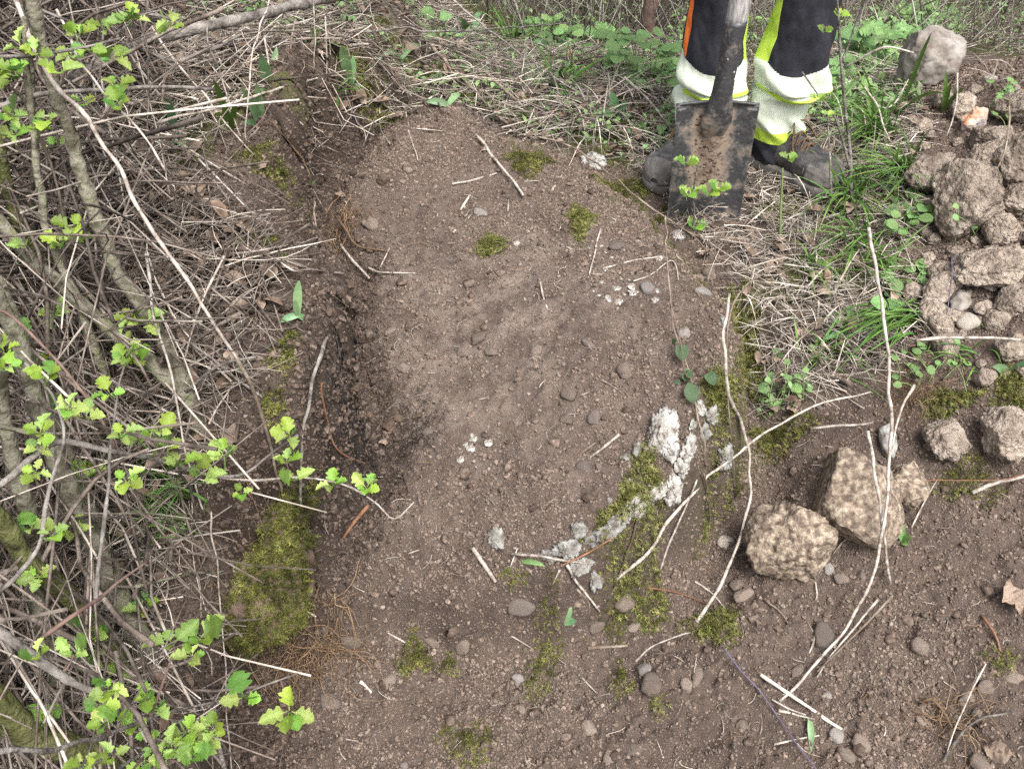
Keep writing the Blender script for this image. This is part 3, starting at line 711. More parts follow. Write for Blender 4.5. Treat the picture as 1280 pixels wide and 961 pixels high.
M['root'] = mat('fibrous_root', [(0.13, 0.08, 0.045), (0.22, 0.15, 0.09)], 60, 0.85, 0.2, 200, rv=0.4, spec=0.15)
M['root_red'] = mat('reddish_root', [(0.12, 0.055, 0.028), (0.2, 0.105, 0.06)], 60, 0.8, 0.3, 200, rnd='obj', rv=0.2)
M['root_black'] = mat('black_hair_root', [(0.02, 0.017, 0.015), (0.045, 0.038, 0.034)], 60, 0.9, 0, rv=0.4, spec=0.1)
M['root_white'] = mat('peeled_white_root', [(0.36, 0.31, 0.25), (0.5, 0.46, 0.4)], 60, 0.6, 0.2, 200, rnd='obj', rv=0.1)
M['purple'] = mat('purple_stem', [(0.06, 0.045, 0.075), (0.12, 0.1, 0.15)], 60, 0.5, 0.1, 200, rnd='obj', rv=0.1)
M['sprout'] = mat('green_stem', [(0.09, 0.14, 0.04), (0.15, 0.2, 0.07)], 60, 0.6, 0.1, 200, rnd='obj', rv=0.1)

# ------------------------------------------------------------------ stems given by what they pass over
def stem_pts(pts):
    out = []
    for q in pts:
        out.append(P(q[0], q[1], q[2] if len(q) > 2 else 0.004))
    return np.array(out)
def stem_geo(W, r0, r1, sides=7, n=None, jit=0.0, seed=0):
    W = np.asarray(W); L = np.linalg.norm(np.diff(W, axis=0), axis=1).sum()
    n = n or int(np.clip(L / 0.012, 5, 70))
    p = smooth_path(W, n); r = np.random.default_rng(seed)
    if jit:
        s = np.arange(n) / n * L * 25
        p = p + jit * np.stack([vn2(s, s * 0 + 3.1 + seed, 1), vn2(s, s * 0 + 9.7 + seed, 2), vn2(s, s * 0 + 17.3 + seed, 3)], -1)
    R = r0 + (r1 - r0) * np.linspace(0, 1, n)
    sarr = np.arange(n) / n * L * 60
    R = R * (1 + 0.16 * vn2(sarr, sarr * 0 + seed, 5) + 0.12 * vn2(sarr * 3, sarr * 0 + seed, 6))
    V, F = tubes(p[None], R[None], sides)
    return p, V, F
def px_r(W, px):
    """radius in metres of a stem that is px pixels wide"""
    return px / 2 / FPX * np.mean([dep(q) for q in W])
def stalk(pts, px, label, mt='cane', name='dry_stalk', cat='stalk', group=None, px1=None, jit=0.003, seed=None):
    W = stem_pts(pts); px *= 0.66; px1 = (px1 or px) * 0.55; r0 = px_r(W, px); r1 = px_r(W, px1)
    p, V, F = stem_geo(W, r0, r1, 6, jit=jit, seed=seed or int(abs(pts[0][0]) * 7 + abs(pts[0][1])))
    o = wobj(name, V, F, M[mt], None, None, True, W[-1] if W[-1][2] < W[0][2] else W[0])
    return tag(o, label, cat, group)

# ------------------------------------------------------------------ leaf shapes
def leaf_mesh(name, outline, fold=0.25, curl=0.3, mt='leaf', rows=None, wave=0.0, seed=0):
    """outline: half widths [(t, w)] along the midrib, unit length; folded along the midrib and curled"""
    V = []; F = []; r = np.random.default_rng(seed); n = len(outline)
    if rows:
        tt = np.linspace(0, 1, rows); outline = [(t, float(np.interp(t, [q[0] for q in outline], [q[1] for q in outline])) * (1 + 0.10 * math.sin(t * 43 + seed) + 0.08 * math.sin(t * 71))) for t in tt]; n = rows
    for i, (t, wd) in enumerate(outline):
        c = curl * t * t
        for s in (-1, -0.5, 0, 0.5, 1):
            ru = 0.13 * math.sin(t * 23 + s * 5 + seed) * math.sin(s * 7 + t * 11) if rows else 0
            V.append((s * wd, t, abs(s) * wd * fold - c * 0.5 + wave * math.sin(t * 9 + s * 2 + seed) + ru))
    for i in range(n - 1):
        for j in range(4):
            a = i * 5 + j; F.append((a, a + 1, a + 6, a + 5))
    me = mesh_from(name, np.array(V), np.array(F), None, True); me.materials.append(M[mt]); return me
haw = [(0, 0.02), (0.18, 0.03), (0.26, 0.16), (0.36, 0.36), (0.45, 0.40), (0.52, 0.24), (0.60, 0.36), (0.70, 0.44), (0.78, 0.26), (0.86, 0.30), (0.93, 0.20), (1.0, 0.02)]
M['leaf_pale'] = mat('unfolding_pale_leaf', [(0.2, 0.3, 0.06), (0.29, 0.4, 0.1), (0.36, 0.45, 0.16)], 60, 0.45, 0.25, 250, rnd='obj', rv=0.3, spec=0.4, transl=0.4, hv=0.02)
M['leaf_deep'] = mat('deeper_green_leaf', [(0.06, 0.14, 0.02), (0.1, 0.2, 0.035), (0.15, 0.25, 0.06)], 60, 0.45, 0.25, 250, rnd='obj', rv=0.3, spec=0.4, transl=0.3, hv=0.02)
LEAVES = [leaf_mesh('leaf', [(t, w_ * k) for t, w_ in haw], f, c, ('leaf', 'leaf_pale', 'leaf_deep', 'leaf_pale', 'leaf')[i], wave=0.025, seed=i) for i, (k, f, c) in enumerate([(1, 0.45, 0.4), (0.85, 0.75, 0.7), (1.1, 0.3, -0.3), (0.7, 1.1, 0.9), (0.95, 0.6, 0.2)])]
rnd_out = [(0, 0.02), (0.06, 0.2), (0.18, 0.40), (0.35, 0.5), (0.55, 0.5), (0.75, 0.42), (0.9, 0.26), (1.0, 0.04)]
ROUND = [leaf_mesh('leaf', [(t, w_ * k) for t, w_ in rnd_out], f, c, 'herb', wave=0.03, seed=i) for i, (k, f, c) in enumerate([(1, 0.12, 0.2), (0.9, 0.25, 0.35), (1.05, 0.08, 0.1)])]
mp = [(0, 0.02), (0.05, 0.25), (0.16, 0.42), (0.24, 0.30), (0.36, 0.52), (0.5, 0.44), (0.6, 0.28), (0.75, 0.3), (0.88, 0.16), (1, 0.02)]
MAPLE = [leaf_mesh('leaf', mp, f, c, 'herb', wave=0.04, seed=i) for i, (f, c) in enumerate([(0.15, 0.2), (0.3, 0.4)])]
oval = [(0, 0.015), (0.1, 0.08), (0.3, 0.19), (0.5, 0.235), (0.7, 0.2), (0.87, 0.11), (1, 0.01)]
DEAD = [leaf_mesh('dead_leaf', [(t, w_ * 1.55) for t, w_ in oval], f, c, 'dead_leaf', rows=16, wave=wv, seed=i) for i, (f, c, wv) in enumerate([(0.9, 0.8, 0.14), (-0.7, 0.5, 0.17), (0.6, -0.8, 0.13)])]
BRAM = [leaf_mesh('leaf', [(t, w_ * 1.7) for t, w_ in oval], 0.35, 0.3, 'bramble', wave=0.05, seed=i) for i in range(2)]
def put_leaf(me, p, direction, nrm, L, parent, name='leaf'):
    """leaf growing from p along direction, face towards nrm"""
    y = Vector(direction).normalized(); z = Vector(nrm); z = (z - y * z.dot(y))
    if z.length < 1e-4: z = y.orthogonal()
    z.normalize(); x = y.cross(z)
    o = bpy.data.objects.new(name, me); COL.objects.link(o)
    R = Matrix((x, y, z)).transposed().to_4x4()
    loc = np.asarray(p)
    if parent is not None:
        o.parent = parent; loc = loc - org(parent)
    o.matrix_local = Matrix.Translation(Vector(loc)) @ R @ Matrix.Diagonal((L, L, L, 1))
    return o

# ================================================================== HAWTHORN SHRUBS of the thicket
BR = []                       # (pixel samples, world samples, branch object)
def project(p):
    d = np.asarray(p) - EYE; z = d @ FW
    return np.stack([CX + FPX * (d @ RT) / z, CY - FPX * (d @ UP) / z], -1)
def branch(shrub, pts, px, px1=None, mt='bark', name='branch', jit=0.003, leafy=True):
    W = stem_pts(pts); r0 = px_r(W[:1], px) * 0.86; r1 = px_r(W[-1:], px1 or px * 0.5) * 0.8
    p, V, F = stem_geo(W, r0, r1, 9 if px > 12 else 6, jit=jit, seed=int(abs(pts[0][0]) + abs(pts[0][1]) * 3))
    o = wobj(name, V, F, M[mt], shrub)
    if leafy: BR.append((project(p), p, o))
    return o
sh1 = thing('hawthorn_shrub', P(190, 838), 'hawthorn shrub with stout green algae-coated stems rising beside the fibrous roots', 'shrub', 'hawthorns of the thicket')
branch(sh1, [(192, 842, -0.02), (150, 750, 0.05), (124, 694, 0.10), (90, 622, 0.16), (60, 540, 0.23), (20, 420, 0.33), (-60, 260, 0.5)], 42, 20, 'bark', 'stem')
branch(sh1, [(165, 850, -0.02), (113, 776, 0.10), (75, 735, 0.16), (38, 705, 0.22), (0, 649, 0.30), (-50, 590, 0.38), (-120, 480, 0.5)], 34, 26, 'bark_moss', 'stem')
branch(sh1, [(170, 975, -0.02), (94, 938, 0.14), (38, 919, 0.2), (0, 882, 0.26), (-80, 800, 0.36)], 40, 50, 'bark_moss', 'stem')
branch(sh1, [(88, 905, -0.02), (75, 860, 0.04), (49, 750, 0.14), (40, 660, 0.22), (22, 600, 0.28), (4, 510, 0.36), (-10, 420, 0.44)], 28, 22, 'bark', 'stem')
branch(sh1, [(128, 690, 0.0), (114, 643, 0.06), (77, 549, 0.15), (50, 470, 0.22), (10, 380, 0.32), (-40, 300, 0.4)], 24, 18, 'bark', 'stem')
branch(sh1, [(-60, 760, 0.36), (0, 790, 0.36), (75, 842, 0.33), (110, 860, 0.32), (162, 877, 0.3)], 16, 10, 'bark_grey')
branch(sh1, [(-40, 945, 0.5), (0, 940, 0.48), (105, 927, 0.44), (188, 897, 0.4), (285, 872, 0.36), (374, 842, 0.32)], 9, 3, 'bark_grey')
branch(sh1, [(56, 797, 0.38), (90, 770, 0.39), (124, 746, 0.4), (184, 703, 0.41)], 7, 3, 'bark_red')
branch(sh1, [(120, 747, 0.4), (128, 690, 0.42), (137, 600, 0.45), (148, 500, 0.48), (158, 440, 0.5)], 7, 3, 'bark_grey')
branch(sh1, [(-30, 755, 0.4), (0, 735, 0.42), (40, 690, 0.43), (55, 650, 0.44), (70, 590, 0.46), (82, 545, 0.47), (65, 490, 0.5), (30, 455, 0.52)], 9, 4, 'bark_grey')
branch(sh1, [(188, 897, 0.4), (215, 825, 0.41), (235, 800, 0.42)], 5, 3, 'bark_red')
branch(sh1, [(110, 990, 0.5), (190, 930, 0.46), (230, 900, 0.45), (262, 905, 0.44)], 6, 3, 'bark_grey')
branch(sh1, [(-20, 1010, 0.55), (60, 975, 0.52), (120, 950, 0.5), (160, 935, 0.49), (210, 948, 0.48)], 6, 3, 'bark_grey')
branch(sh1, [(140, 1000, 0.5), (170, 955, 0.48), (205, 935, 0.47)], 5, 3, 'bark_red')
sh2 = thing('hawthorn_shrub', P(252, 552), 'hawthorn shrub with forked grey stems and a leafy branch over the mossy block', 'shrub', 'hawthorns of the thicket')
branch(sh2, [(255, 556, -0.02), (235, 495, 0.04), (215, 448, 0.08), (178, 387, 0.14), (141, 327, 0.2), (110, 235, 0.3), (91, 182, 0.35), (60, 80, 0.46), (20, -60, 0.6)], 24, 20, 'bark', 'stem')
branch(sh2, [(234, 498, 0.04), (188, 454, 0.08), (118, 394, 0.15), (74, 354, 0.2), (20, 300, 0.26), (-50, 220, 0.35)], 24, 18, 'bark', 'stem')
branch(sh2, [(60, 330, 0.1), (20, 269, 0.2), (0, 188, 0.3), (-30, 90, 0.42)], 20, 16, 'bark_moss', 'stem')
branch(sh2, [(132, 470, 0.06), (115, 420, 0.12), (95, 370, 0.17), (70, 320, 0.22), (55, 270, 0.28), (40, 150, 0.4), (30, 20, 0.5)], 15, 9, 'bark', 'stem')
branch(sh2, [(-70, 640, 0.4), (0, 605, 0.38), (40, 572, 0.37), (75, 553, 0.36), (140, 565, 0.35), (200, 575, 0.34), (250, 592, 0.33), (300, 594, 0.31), (340, 565, 0.31), (372, 545, 0.31)], 12, 4, 'bark_grey')
branch(sh2, [(245, 592, 0.33), (300, 600, 0.3), (370, 597, 0.27), (430, 606, 0.23), (470, 630, 0.2), (495, 648, 0.18), (518, 629, 0.18)], 5, 2.4, 'cane')
branch(sh2, [(-20, 530, 0.4), (30, 540, 0.38), (70, 556, 0.36)], 8, 7, 'bark')
branch(sh2, [(-40, 380, 0.45), (10, 395, 0.42), (60, 440, 0.4), (110, 500, 0.37), (145, 560, 0.35)], 5, 4, 'bark_red')
sh3 = thing('hawthorn_shrub', P(60, 250), 'bare-twigged hawthorn shrub with bright leaf tufts under the fallen branch', 'shrub', 'hawthorns of the thicket')
branch(sh3, [(-60, 90, 0.5), (0, 72, 0.48), (60, 69, 0.46), (110, 58, 0.45), (150, 48, 0.44)], 6, 4, 'bark_grey')
branch(sh3, [(60, 250, 0.05), (75, 190, 0.12), (100, 110, 0.2), (128, 60, 0.26), (160, 30, 0.3), (200, 12, 0.33)], 6, 3, 'bark_grey')
branch(sh3, [(-40, 150, 0.4), (20, 128, 0.38), (60, 118, 0.36), (130, 112, 0.32), (215, 108, 0.26), (265, 112, 0.22)], 9, 5, 'bark_grey')
branch(sh3, [(70, 15, 0.4), (95, 65, 0.38), (125, 112, 0.36), (165, 155, 0.33), (195, 195, 0.3), (208, 215, 0.28)], 5, 3, 'cane')
branch(sh3, [(40, 300, 0.1), (42, 200, 0.22), (40, 100, 0.34), (25, 0, 0.45), (15, -60, 0.5)], 10, 6, 'bark', 'stem')
branch(sh3, [(10, -20, 0.5), (45, 10, 0.48), (85, 28, 0.45)], 7, 4, 'bark_grey')

CL = [(25, 60), (18, 100), (160, 28), (135, 38), (98, 45), (90, 72), (45, 68), (75, 92), (140, 72), (170, 26), (215, 33), (150, 132), (145, 108), (105, 130), (15, 145), (60, 150), (50, 165), (20, 168), (68, 185), (90, 285), (75, 305), (30, 310), (88, 300), (20, 90), (110, 62),
 (165, 398), (182, 402), (160, 432), (155, 452), (170, 448), (30, 415), (48, 452), (58, 472), (5, 440), (10, 460), (70, 390), (138, 492), (66, 512), (85, 512), (108, 522), (50, 542), (50, 560), (152, 545), (176, 550), (200, 540), (112, 590), (45, 590), (158, 600), (225, 580), (255, 592), (280, 568), (302, 616), (362, 545), (358, 578), (368, 600), (416, 606), (458, 610), (100, 600), (210, 560),
 (40, 660), (66, 668), (92, 665), (50, 720), (177, 762), (118, 792), (108, 780), (46, 818), (92, 818), (112, 812), (215, 805), (250, 798), (240, 820), (152, 838), (125, 880), (135, 862), (182, 872), (195, 882), (132, 905), (305, 872), (362, 888), (52, 905), (186, 920), (232, 915), (266, 910), (202, 945), (240, 945), (106, 955), (142, 945), (170, 905), (255, 930), (180, 950), (55, 898), (215, 935)]
rl = np.random.default_rng(12)
twb = {}
for ci, (u, v) in enumerate(CL):
    best = None
    for q, p, o in BR:
        d = np.hypot(q[:, 0] - u, q[:, 1] - v); d = d + 25 * (p[:, 2] < T(p[:, 0], p[:, 1]) + 0.08)
        i = int(np.argmin(d))
        if best is None or d[i] < best[0]: best = (d[i], p[i], o)
    a = best[1]; o = best[2]; d = ray(u, v); c = EYE + d * (dep(a) * rl.uniform(0.965, 1.0))
    n = 5; t = np.linspace(0, 1, n)[:, None]; mid = a * (1 - t) + c * t + np.array([0, 0, -0.006]) * np.sin(t * math.pi)
    V, F = tubes(mid[None], np.linspace(0.0016, 0.0009, n)[None], 5)
    wobj('twig', V, F, M['bark_red'] if ci % 2 else M['sprout'], o)
    D = dep(c); k = 4 + (ci % 3)
    big = 1.5 if (u, v) in ((362, 888), (305, 872), (215, 805), (250, 798)) else 1.0
    out = c - a; out = out / (np.linalg.norm(out) + 1e-9)
    for j in range(k):
        az = 2 * math.pi * (j / k) + rl.uniform(0, 0.8)
        dr = np.array([math.cos(az), math.sin(az) * 0.8, rl.uniform(-0.15, 0.75)]) + 0.5 * out
        L = (17 + 24 * rl.random()) / FPX * D * 0.66 * big
        put_leaf(LEAVES[rl.integers(0, 5)], c + dr * 0.002, dr, np.array([rl.uniform(-.5, .5), -0.3 + rl.uniform(-.4, .4), 0.9]), L, o)

# ------------------------------------------------------------------ prominent stalks and twigs, one by one
ST = [
 ([(14, -10, .50), (60, 90, .46), (130, 180, .38), (190, 290, .3), (260, 390, .2), (300, 452, .15)], 10, 'thick pale dead cane slanting through the hawthorn thicket', 'cane', 8),
 ([(298, 448, .15), (318, 500, .14), (338, 560, .12), (352, 620, .09), (350, 690, .05)], 8, 'grey brown cane leaning down across the mossy block', 'twig_obj', 6),
 ([(425, 392, .13), (402, 445, .11), (384, 510, .09), (375, 600, .07), (388, 680, .02)], 9, 'rough grey stick leaning against the cut bank', 'bark_grey', 6),
 ([(188, 34, .16), (269, 138, .08), (318, 193, .03)], 5, 'straight pale stalk slanting down to the bank top', 'cane', 3.5),
 ([(195, 155, .08), (300, 125, .1), (395, 98, .1), (432, 88, .1)], 5, 'long pale stalk lying level above the strap leaves', 'cane', 4),
 ([(184, 153, .06), (250, 195, .05), (306, 231, .02)], 4, 'pale straw slanting over the bank brink', 'cane', 3),
 ([(249, 198, .05), (300, 250, .04), (346, 300, .02)], 4, 'pale straw hanging down over the dark bank hollow', 'cane', 3),
 ([(388, 218, .06), (394, 270, .04), (398, 328, .0)], 5, 'grey upright twig standing in front of the bank hollow', 'twig_obj', 4),
 ([(284, 318, .03), (340, 310, .05), (398, 297, .06)], 4, 'pale stalk jutting out level from the bank', 'cane', 3),
 ([(280, 312, .02), (340, 316, .04), (396, 317, .05)], 4, 'brownish stalk jutting out under the pale level one', 'twig_obj', 3),
 ([(340, 318, .02), (370, 340, .01), (397, 360, .006)], 4, 'tan straw lying down the bank slope', 'cane', 3),
 ([(345, 250, .15), (320, 270, .12), (270, 320, .05), (240, 350, .02)], 4, 'dark curved twig resting on the bank', 'twig_obj', 3),
 ([(258, 30, .2), (262, 60, .16), (280, 105, .07), (300, 170, .02)], 4, 'thin pale stalk dropping from the fallen branch', 'cane', 3),
 ([(338, -5, .25), (318, 60, .17), (310, 110, .1), (308, 180, .02)], 4, 'thin upright pale stalk by the strap leaves', 'cane', 3),
 ([(370, 25, .18), (355, 90, .11), (325, 150, .04), (300, 178, .01)], 4, 'brown bent twig slanting among the strap leaves', 'twig_obj', 3),
 ([(332, 45, .12), (338, 110, .06), (346, 182, .01)], 4, 'grey vertical stalk on the bank top', 'cane', 3),
 ([(392, -5, .22), (393, 60, .12), (395, 115, .02)], 3, 'tan vertical stalk standing below the fallen branch', 'cane', 3),
 ([(408, 20, .14), (408, 70, .08), (412, 120, .01)], 3, 'second tan vertical stalk close to the first below the fallen branch', 'cane', 3),
 ([(460, 25, .1), (485, 80, .05), (522, 140, .01), (536, 146, .006)], 5, 'brown bent stalk reaching onto the top of the dug slope', 'twig_obj', 3.5),
 ([(503, 130), (512, 165), (521, 201)], 4, 'thin tan straw lying on the upper slope', 'cane', 3),
 ([(515, 160), (552, 164)], 3, 'short level straw high on the dug slope', 'cane', 2.5),
 ([(597, 170, .012), (624, 205, .012), (654, 244, .01)], 7, 'thick whitish stick lying aslant on the upper slab', 'cane', 6),
 ([(565, 231), (592, 224), (621, 217)], 5, 'pale straw meeting the thick whitish stick', 'cane', 4),
 ([(577, 262), (587, 244)], 5, 'short pale straw chip on the upper slab', 'cane', 4),
 ([(567, 291), (588, 267)], 4, 'slanted straw chip below the grey stone', 'cane', 3),
 ([(634, 264), (637, 250)], 4, 'stub of straw standing near the moss tuft', 'cane', 4),
 ([(688, 237), (702, 219)], 5, 'straw stub right of the yellow moss tuft', 'cane', 4),
 ([(676, 348), (683, 386)], 5, 'upright straw piece on the middle slab', 'cane', 4),
 ([(752, 286), (744, 315), (736, 344)], 4, 'thin straw slanting down by the flat dark pebble', 'cane', 3),
 ([(753, 337), (790, 325), (822, 321)], 4, 'pale straw lying across the mortar flecks', 'cane', 3),
 ([(792, 352), (815, 342), (840, 325), (848, 350)], 3, 'bent thin straw beside the light grey pebble', 'cane', 2),
 ([(776, 543, .01), (757, 557, .008), (737, 571, .006)], 6, 'stout white straw piece of the crossed pair on the slab', 'cane', 6),
 ([(746, 552, .008), (731, 563, .008), (717, 574, .006)], 4, 'thin reddish straw of the crossed pair on the slab', 'twig_obj', 3),
 ([(589, 685, .012), (604, 705, .01), (619, 726, .008)], 9, 'thick split white stick lying below the slab', 'cane', 8),
 ([(642, 692, .03), (690, 698, .03), (736, 703, .03)], 6, 'straight white straw lying below the mortar edge', 'cane', 5),
 ([(704, 706, .03), (735, 692, .04), (763, 674, .05)], 5, 'orange brown root piece crossing the straight white straw', 'root_red', 4),
 ([(711, 706, .03), (728, 735, .02), (748, 763, .006)], 6, 'white straw slanting down from the straight one', 'cane', 5),
 ([(702, 712, .02), (690, 732, .008)], 5, 'short white straw under the straight one', 'cane', 4),
 ([(720, 735), (735, 755), (737, 772)], 4, 'small curved brown straw below the wall', 'twig_obj', 3),
 ([(648, 686), (637, 710)], 3, 'small tan straw touching the straight white one', 'cane', 3),
 ([(735, 812), (760, 808), (785, 806)], 7, 'short reddish twig lying in the lower soil', 'twig_obj', 6),
 ([(448, 852), (456, 857), (465, 863)], 7, 'small white splinter below the fibrous roots', 'root_white', 5),
 ([(487, 790), (500, 798), (513, 807)], 4, 'small pale stalk beside the moss tuft in lower soil', 'cane', 4),
 ([(512, 692), (525, 687)], 3, 'little pale chip below the slab edge', 'cane', 3),
 ([(422, 918), (425, 940), (430, 947)], 3, 'white hooked straw bit low in the soil', 'cane', 3),
 ([(425, 921), (446, 924)], 3, 'white level straw bit touching the hooked one', 'cane', 3),
 ([(728, 845), (745, 864)], 4, 'thin lilac straw in the lower soil', 'cane', 3),
 ([(640, 795), (662, 808)], 3, 'thin pale straw below the large dark pebble', 'cane', 2.5),
 ([(793, 826, .02), (815, 806, .03), (850, 793, .04), (862, 790, .03)], 4, 'curved white straw ending at the moss clump', 'cane', 3),
 ([(1084, 286, .16), (1098, 360, .15), (1108, 430, .13), (1113, 500, .14), (1113, 560, .16), (1106, 640, .15), (1092, 715, .09), (1060, 780, .03), (1015, 835, .012), (973, 878, .006)], 8, 'long white cane arching from the grass to the lower soil', 'cane', 6),
 ([(1086, 538, .17), (1095, 590, .17), (1103, 650, .13), (1112, 728, .01)], 7, 'short white cane leaning in front of the largest rubble stone', 'cane', 7),
 ([(1095, 750, .03), (1070, 785, .02), (1040, 820, .012), (1020, 845, .01)], 5, 'splintered white strip beside the long cane', 'cane', 4),
 ([(1114, 745, .02), (1090, 770, .02), (1060, 800, .014), (1022, 838, .01)], 5, 'brownish strip lying along the long cane', 'twig_obj', 4),
 ([(950, 842, .012), (1000, 877, .012), (1053, 911, .008)], 8, 'straight white stick near the purple stem', 'root_white', 7),
 ([(974, 888), (1000, 893), (1018, 897)], 6, 'short white splinter under the straight stick', 'cane', 4),
 ([(965, 873), (985, 884), (1005, 891)], 5, 'broken white splinter beside the straight stick', 'cane', 4),
 ([(965, 930), (1000, 923), (1024, 918)], 5, 'grey lilac straw crossing the purple stem', 'cane', 4),
 ([(1019, 787), (1014, 810), (1004, 827)], 5, 'short white splinter left of the long cane', 'cane', 4),
 ([(905, 808, .03), (930, 840, .02), (970, 890, .01), (1000, 935, .01), (1030, 975, .01)], 4, 'thin purple bramble stem running down the soil', 'purple', 3.5),
 ([(770, 725, .02), (812, 690, .05), (850, 632, .08), (905, 580, .12), (960, 540, .13), (1020, 507, .11), (1090, 490, .05)], 7, 'long pale stem crossing the wall rim to the grass', 'cane', 4),
 ([(912, 366, .12), (906, 400, .12), (905, 440, .11), (908, 485, .11), (925, 525, .1), (938, 580, .1), (932, 650, .08), (905, 720, .04), (872, 778, .005)], 6, 'long crooked pale stem hanging over the mossy rim', 'cane', 8),
 ([(962, 340, .1), (940, 352, .12), (922, 372, .11), (908, 410, .1), (909, 500, .06), (914, 560, .03), (918, 610, .0)], 4, 'thin reddish stem beside the long crooked one', 'twig_obj', 3),
 ([(672, 172, .05), (705, 180, .06), (740, 200, .06), (800, 250, .05), (860, 290, .05), (892, 322, .01)], 4, 'thin arching bramble stem along the upper rim', 'twig_obj', 3),
 ([(833, 270, .06), (834, 330, .05), (840, 400, .03), (862, 470, .02), (880, 560, .02), (882, 610, .0)], 4, 'thin upright bramble stem with small dark leaves', 'twig_obj', 3),
 ([(800, 640, .05), (785, 690, .03), (765, 735, .0)], 6, 'dark twig leaning on the mossy wall side', 'twig_obj', 4),
 ([(880, 590, .08), (885, 640, .04), (887, 675, .0)], 4, 'tan twig hanging beside the mossy wall side', 'twig_obj', 4),
 ([(825, 715, .0), (842, 665, .04), (870, 600, .07)], 5, 'pale stalk leaning up to the wall rim', 'cane', 4),
 ([(808, 735), (850, 742), (890, 755)], 4, 'reddish root lying below the wall foot', 'root_red', 3),
 ([(868, 728), (890, 742), (905, 760)], 4, 'small white stalk below the wall foot', 'cane', 3),
 ([(1116, 618, .02), (1160, 600, .04), (1200, 600, .05), (1250, 600, .04), (1290, 590, .02)], 2.5, 'hair-thin root over the clods', 'root_red', 2),
 ([(1215, 617, .02), (1245, 604, .025), (1290, 591, .03)], 8, 'stout tan stick poking out of the soil on the heap side', 'cane', 8),
 ([(1146, 425, .05), (1190, 422, .05), (1240, 422, .05), (1275, 424, .04)], 7, 'level pale stalk lying below the pale pebble', 'cane', 5),
 ([(1140, 660), (1155, 630), (1172, 598)], 4, 'thin dotted stalk leaning on a soil clod', 'cane', 3),
 ([(1142, 480, .05), (1125, 520, .04), (1115, 560, .02)], 6, 'broken pale stalk behind the largest rubble stone', 'cane', 4),
 ([(1015, 535, .04), (1050, 533, .05), (1092, 528, .05)], 6, 'pale stalk lying on top of the largest rubble stone', 'cane', 5),
 ([(1230, 830), (1195, 905, .02), (1182, 948)], 4, 'thin pale stem arching over the root tuft', 'cane', 3),
 ([(1180, 948, .01), (1215, 905, .03), (1262, 888, .02)], 6, 'grey twig arching out of the root tuft', 'bark_grey', 4),
 ([(955, 750, .006), (975, 765, .006), (985, 780)], 4, 'thin brown twig near the flat pinkish plate', 'twig_obj', 3),
 ([(1085, 650, .006), (1065, 670, .006), (1055, 675), (1040, 692)], 6, 'broken pale stalk below the largest rubble stone', 'cane', 3),
 ([(1017, 718), (1020, 745), (1018, 750)], 4, 'thin pale straw with a frayed end below the lime lump', 'cane', 3),
 ([(780, 97, .12), (815, 130, .06), (845, 172, .01)], 5, 'white bent stalk leaning in front of the round-leaved herb', 'cane', 4),
 ([(560, -5, .12), (620, 45, .09), (690, 95, .05), (745, 130, .02)], 4, 'long tan stalk slanting along the mound top', 'cane', 3),
 ([(540, 60, .05), (590, 110, .03), (640, 160, .02), (670, 175, .01)], 8, 'rotten brown stick lying on the moss of the rim', 'twig_obj', 6),
 ([(605, 90, .05), (650, 130, .04), (700, 175, .015)], 7, 'weathered brown stick along the mound shoulder', 'twig_obj', 5),
 ([(800, 185, .02), (820, 178, .03), (845, 165, .04), (870, 160, .02)], 5, 'pale forked straw beside the left boot', 'cane', 3),
 ([(460, 40, .1), (510, 35, .12), (560, 40, .1), (700, 30, .1), (715, 32, .1)], 4, 'thin green grey twig lying level over the mound', 'bark_grey', 3),
 ([(1056, 85, .14), (1095, 62, .18), (1112, 58, .18), (1142, 66, .14)], 5, 'kinked pale stalk left of the limestone block', 'cane', 4),
 ([(1075, 115, .06), (1110, 135, .05), (1135, 100, .07)], 4, 'pale stalk under the limestone block', 'cane', 3),
 ([(1080, 110, .14), (1100, 140, .1), (1109, 170, .06), (1112, 180, .04)], 4, 'reddish white stem arching before the heap', 'cane', 3),
 ([(1196, 92, .12), (1194, 140, .06), (1182, 172, .02)], 4, 'pinkish straw hanging before the spoil heap', 'cane', 3),
 ([(1050, 208, .02), (1100, 200, .04), (1145, 190, .05)], 4, 'pale level straw left of the squarish clod', 'cane', 3),
 ([(1262, 130, .1), (1255, 190, .1), (1235, 235, .08), (1215, 272, .02)], 4, 'grey wiry stem growing up over the clods', 'twig_obj', 3),
 ([(1190, 320, .06), (1186, 370, .05), (1178, 420, .01)], 3, 'thin purple red stem hanging before the tilted clod', 'purple', 2),
 ([(0, 100, .45), (30, 130, .4), (70, 230, .3), (95, 330, .18), (120, 420, .08)], 6, 'brown stalk slanting deep inside the thicket', 'twig_obj', 5),
 ([(128, 95, .2), (142, 180, .12), (160, 270, .06), (175, 340, .02)], 5, 'pale thin cane dropping inside the thicket', 'cane', 4),
 ([(183, 318, .2), (195, 400, .15), (215, 470, .1), (232, 560, .05), (262, 660, .02)], 6, 'pale cane falling past the forked stems', 'cane', 4),
 ([(280, 320, .14), (250, 380, .1), (235, 430, .06), (228, 460, .03)], 5, 'grey bent cane crossing the thick pale one', 'cane', 4),
 ([(262, 640, .1), (270, 700, .08), (280, 800, .1), (285, 900, .14), (290, 980, .2)], 4, 'thin straight brown stalk beside the mossy block', 'cane', 3),
 ([(222, 600, .06), (245, 690, .04), (262, 740, .02)], 6, 'brown cane leaning left of the mossy block', 'twig_obj', 5),
 ([(285, 980, .2), (275, 930, .15), (265, 880, .08), (258, 860, .02)], 9, 'grey broken cane low in the hawthorn thicket', 'bark_grey', 6),
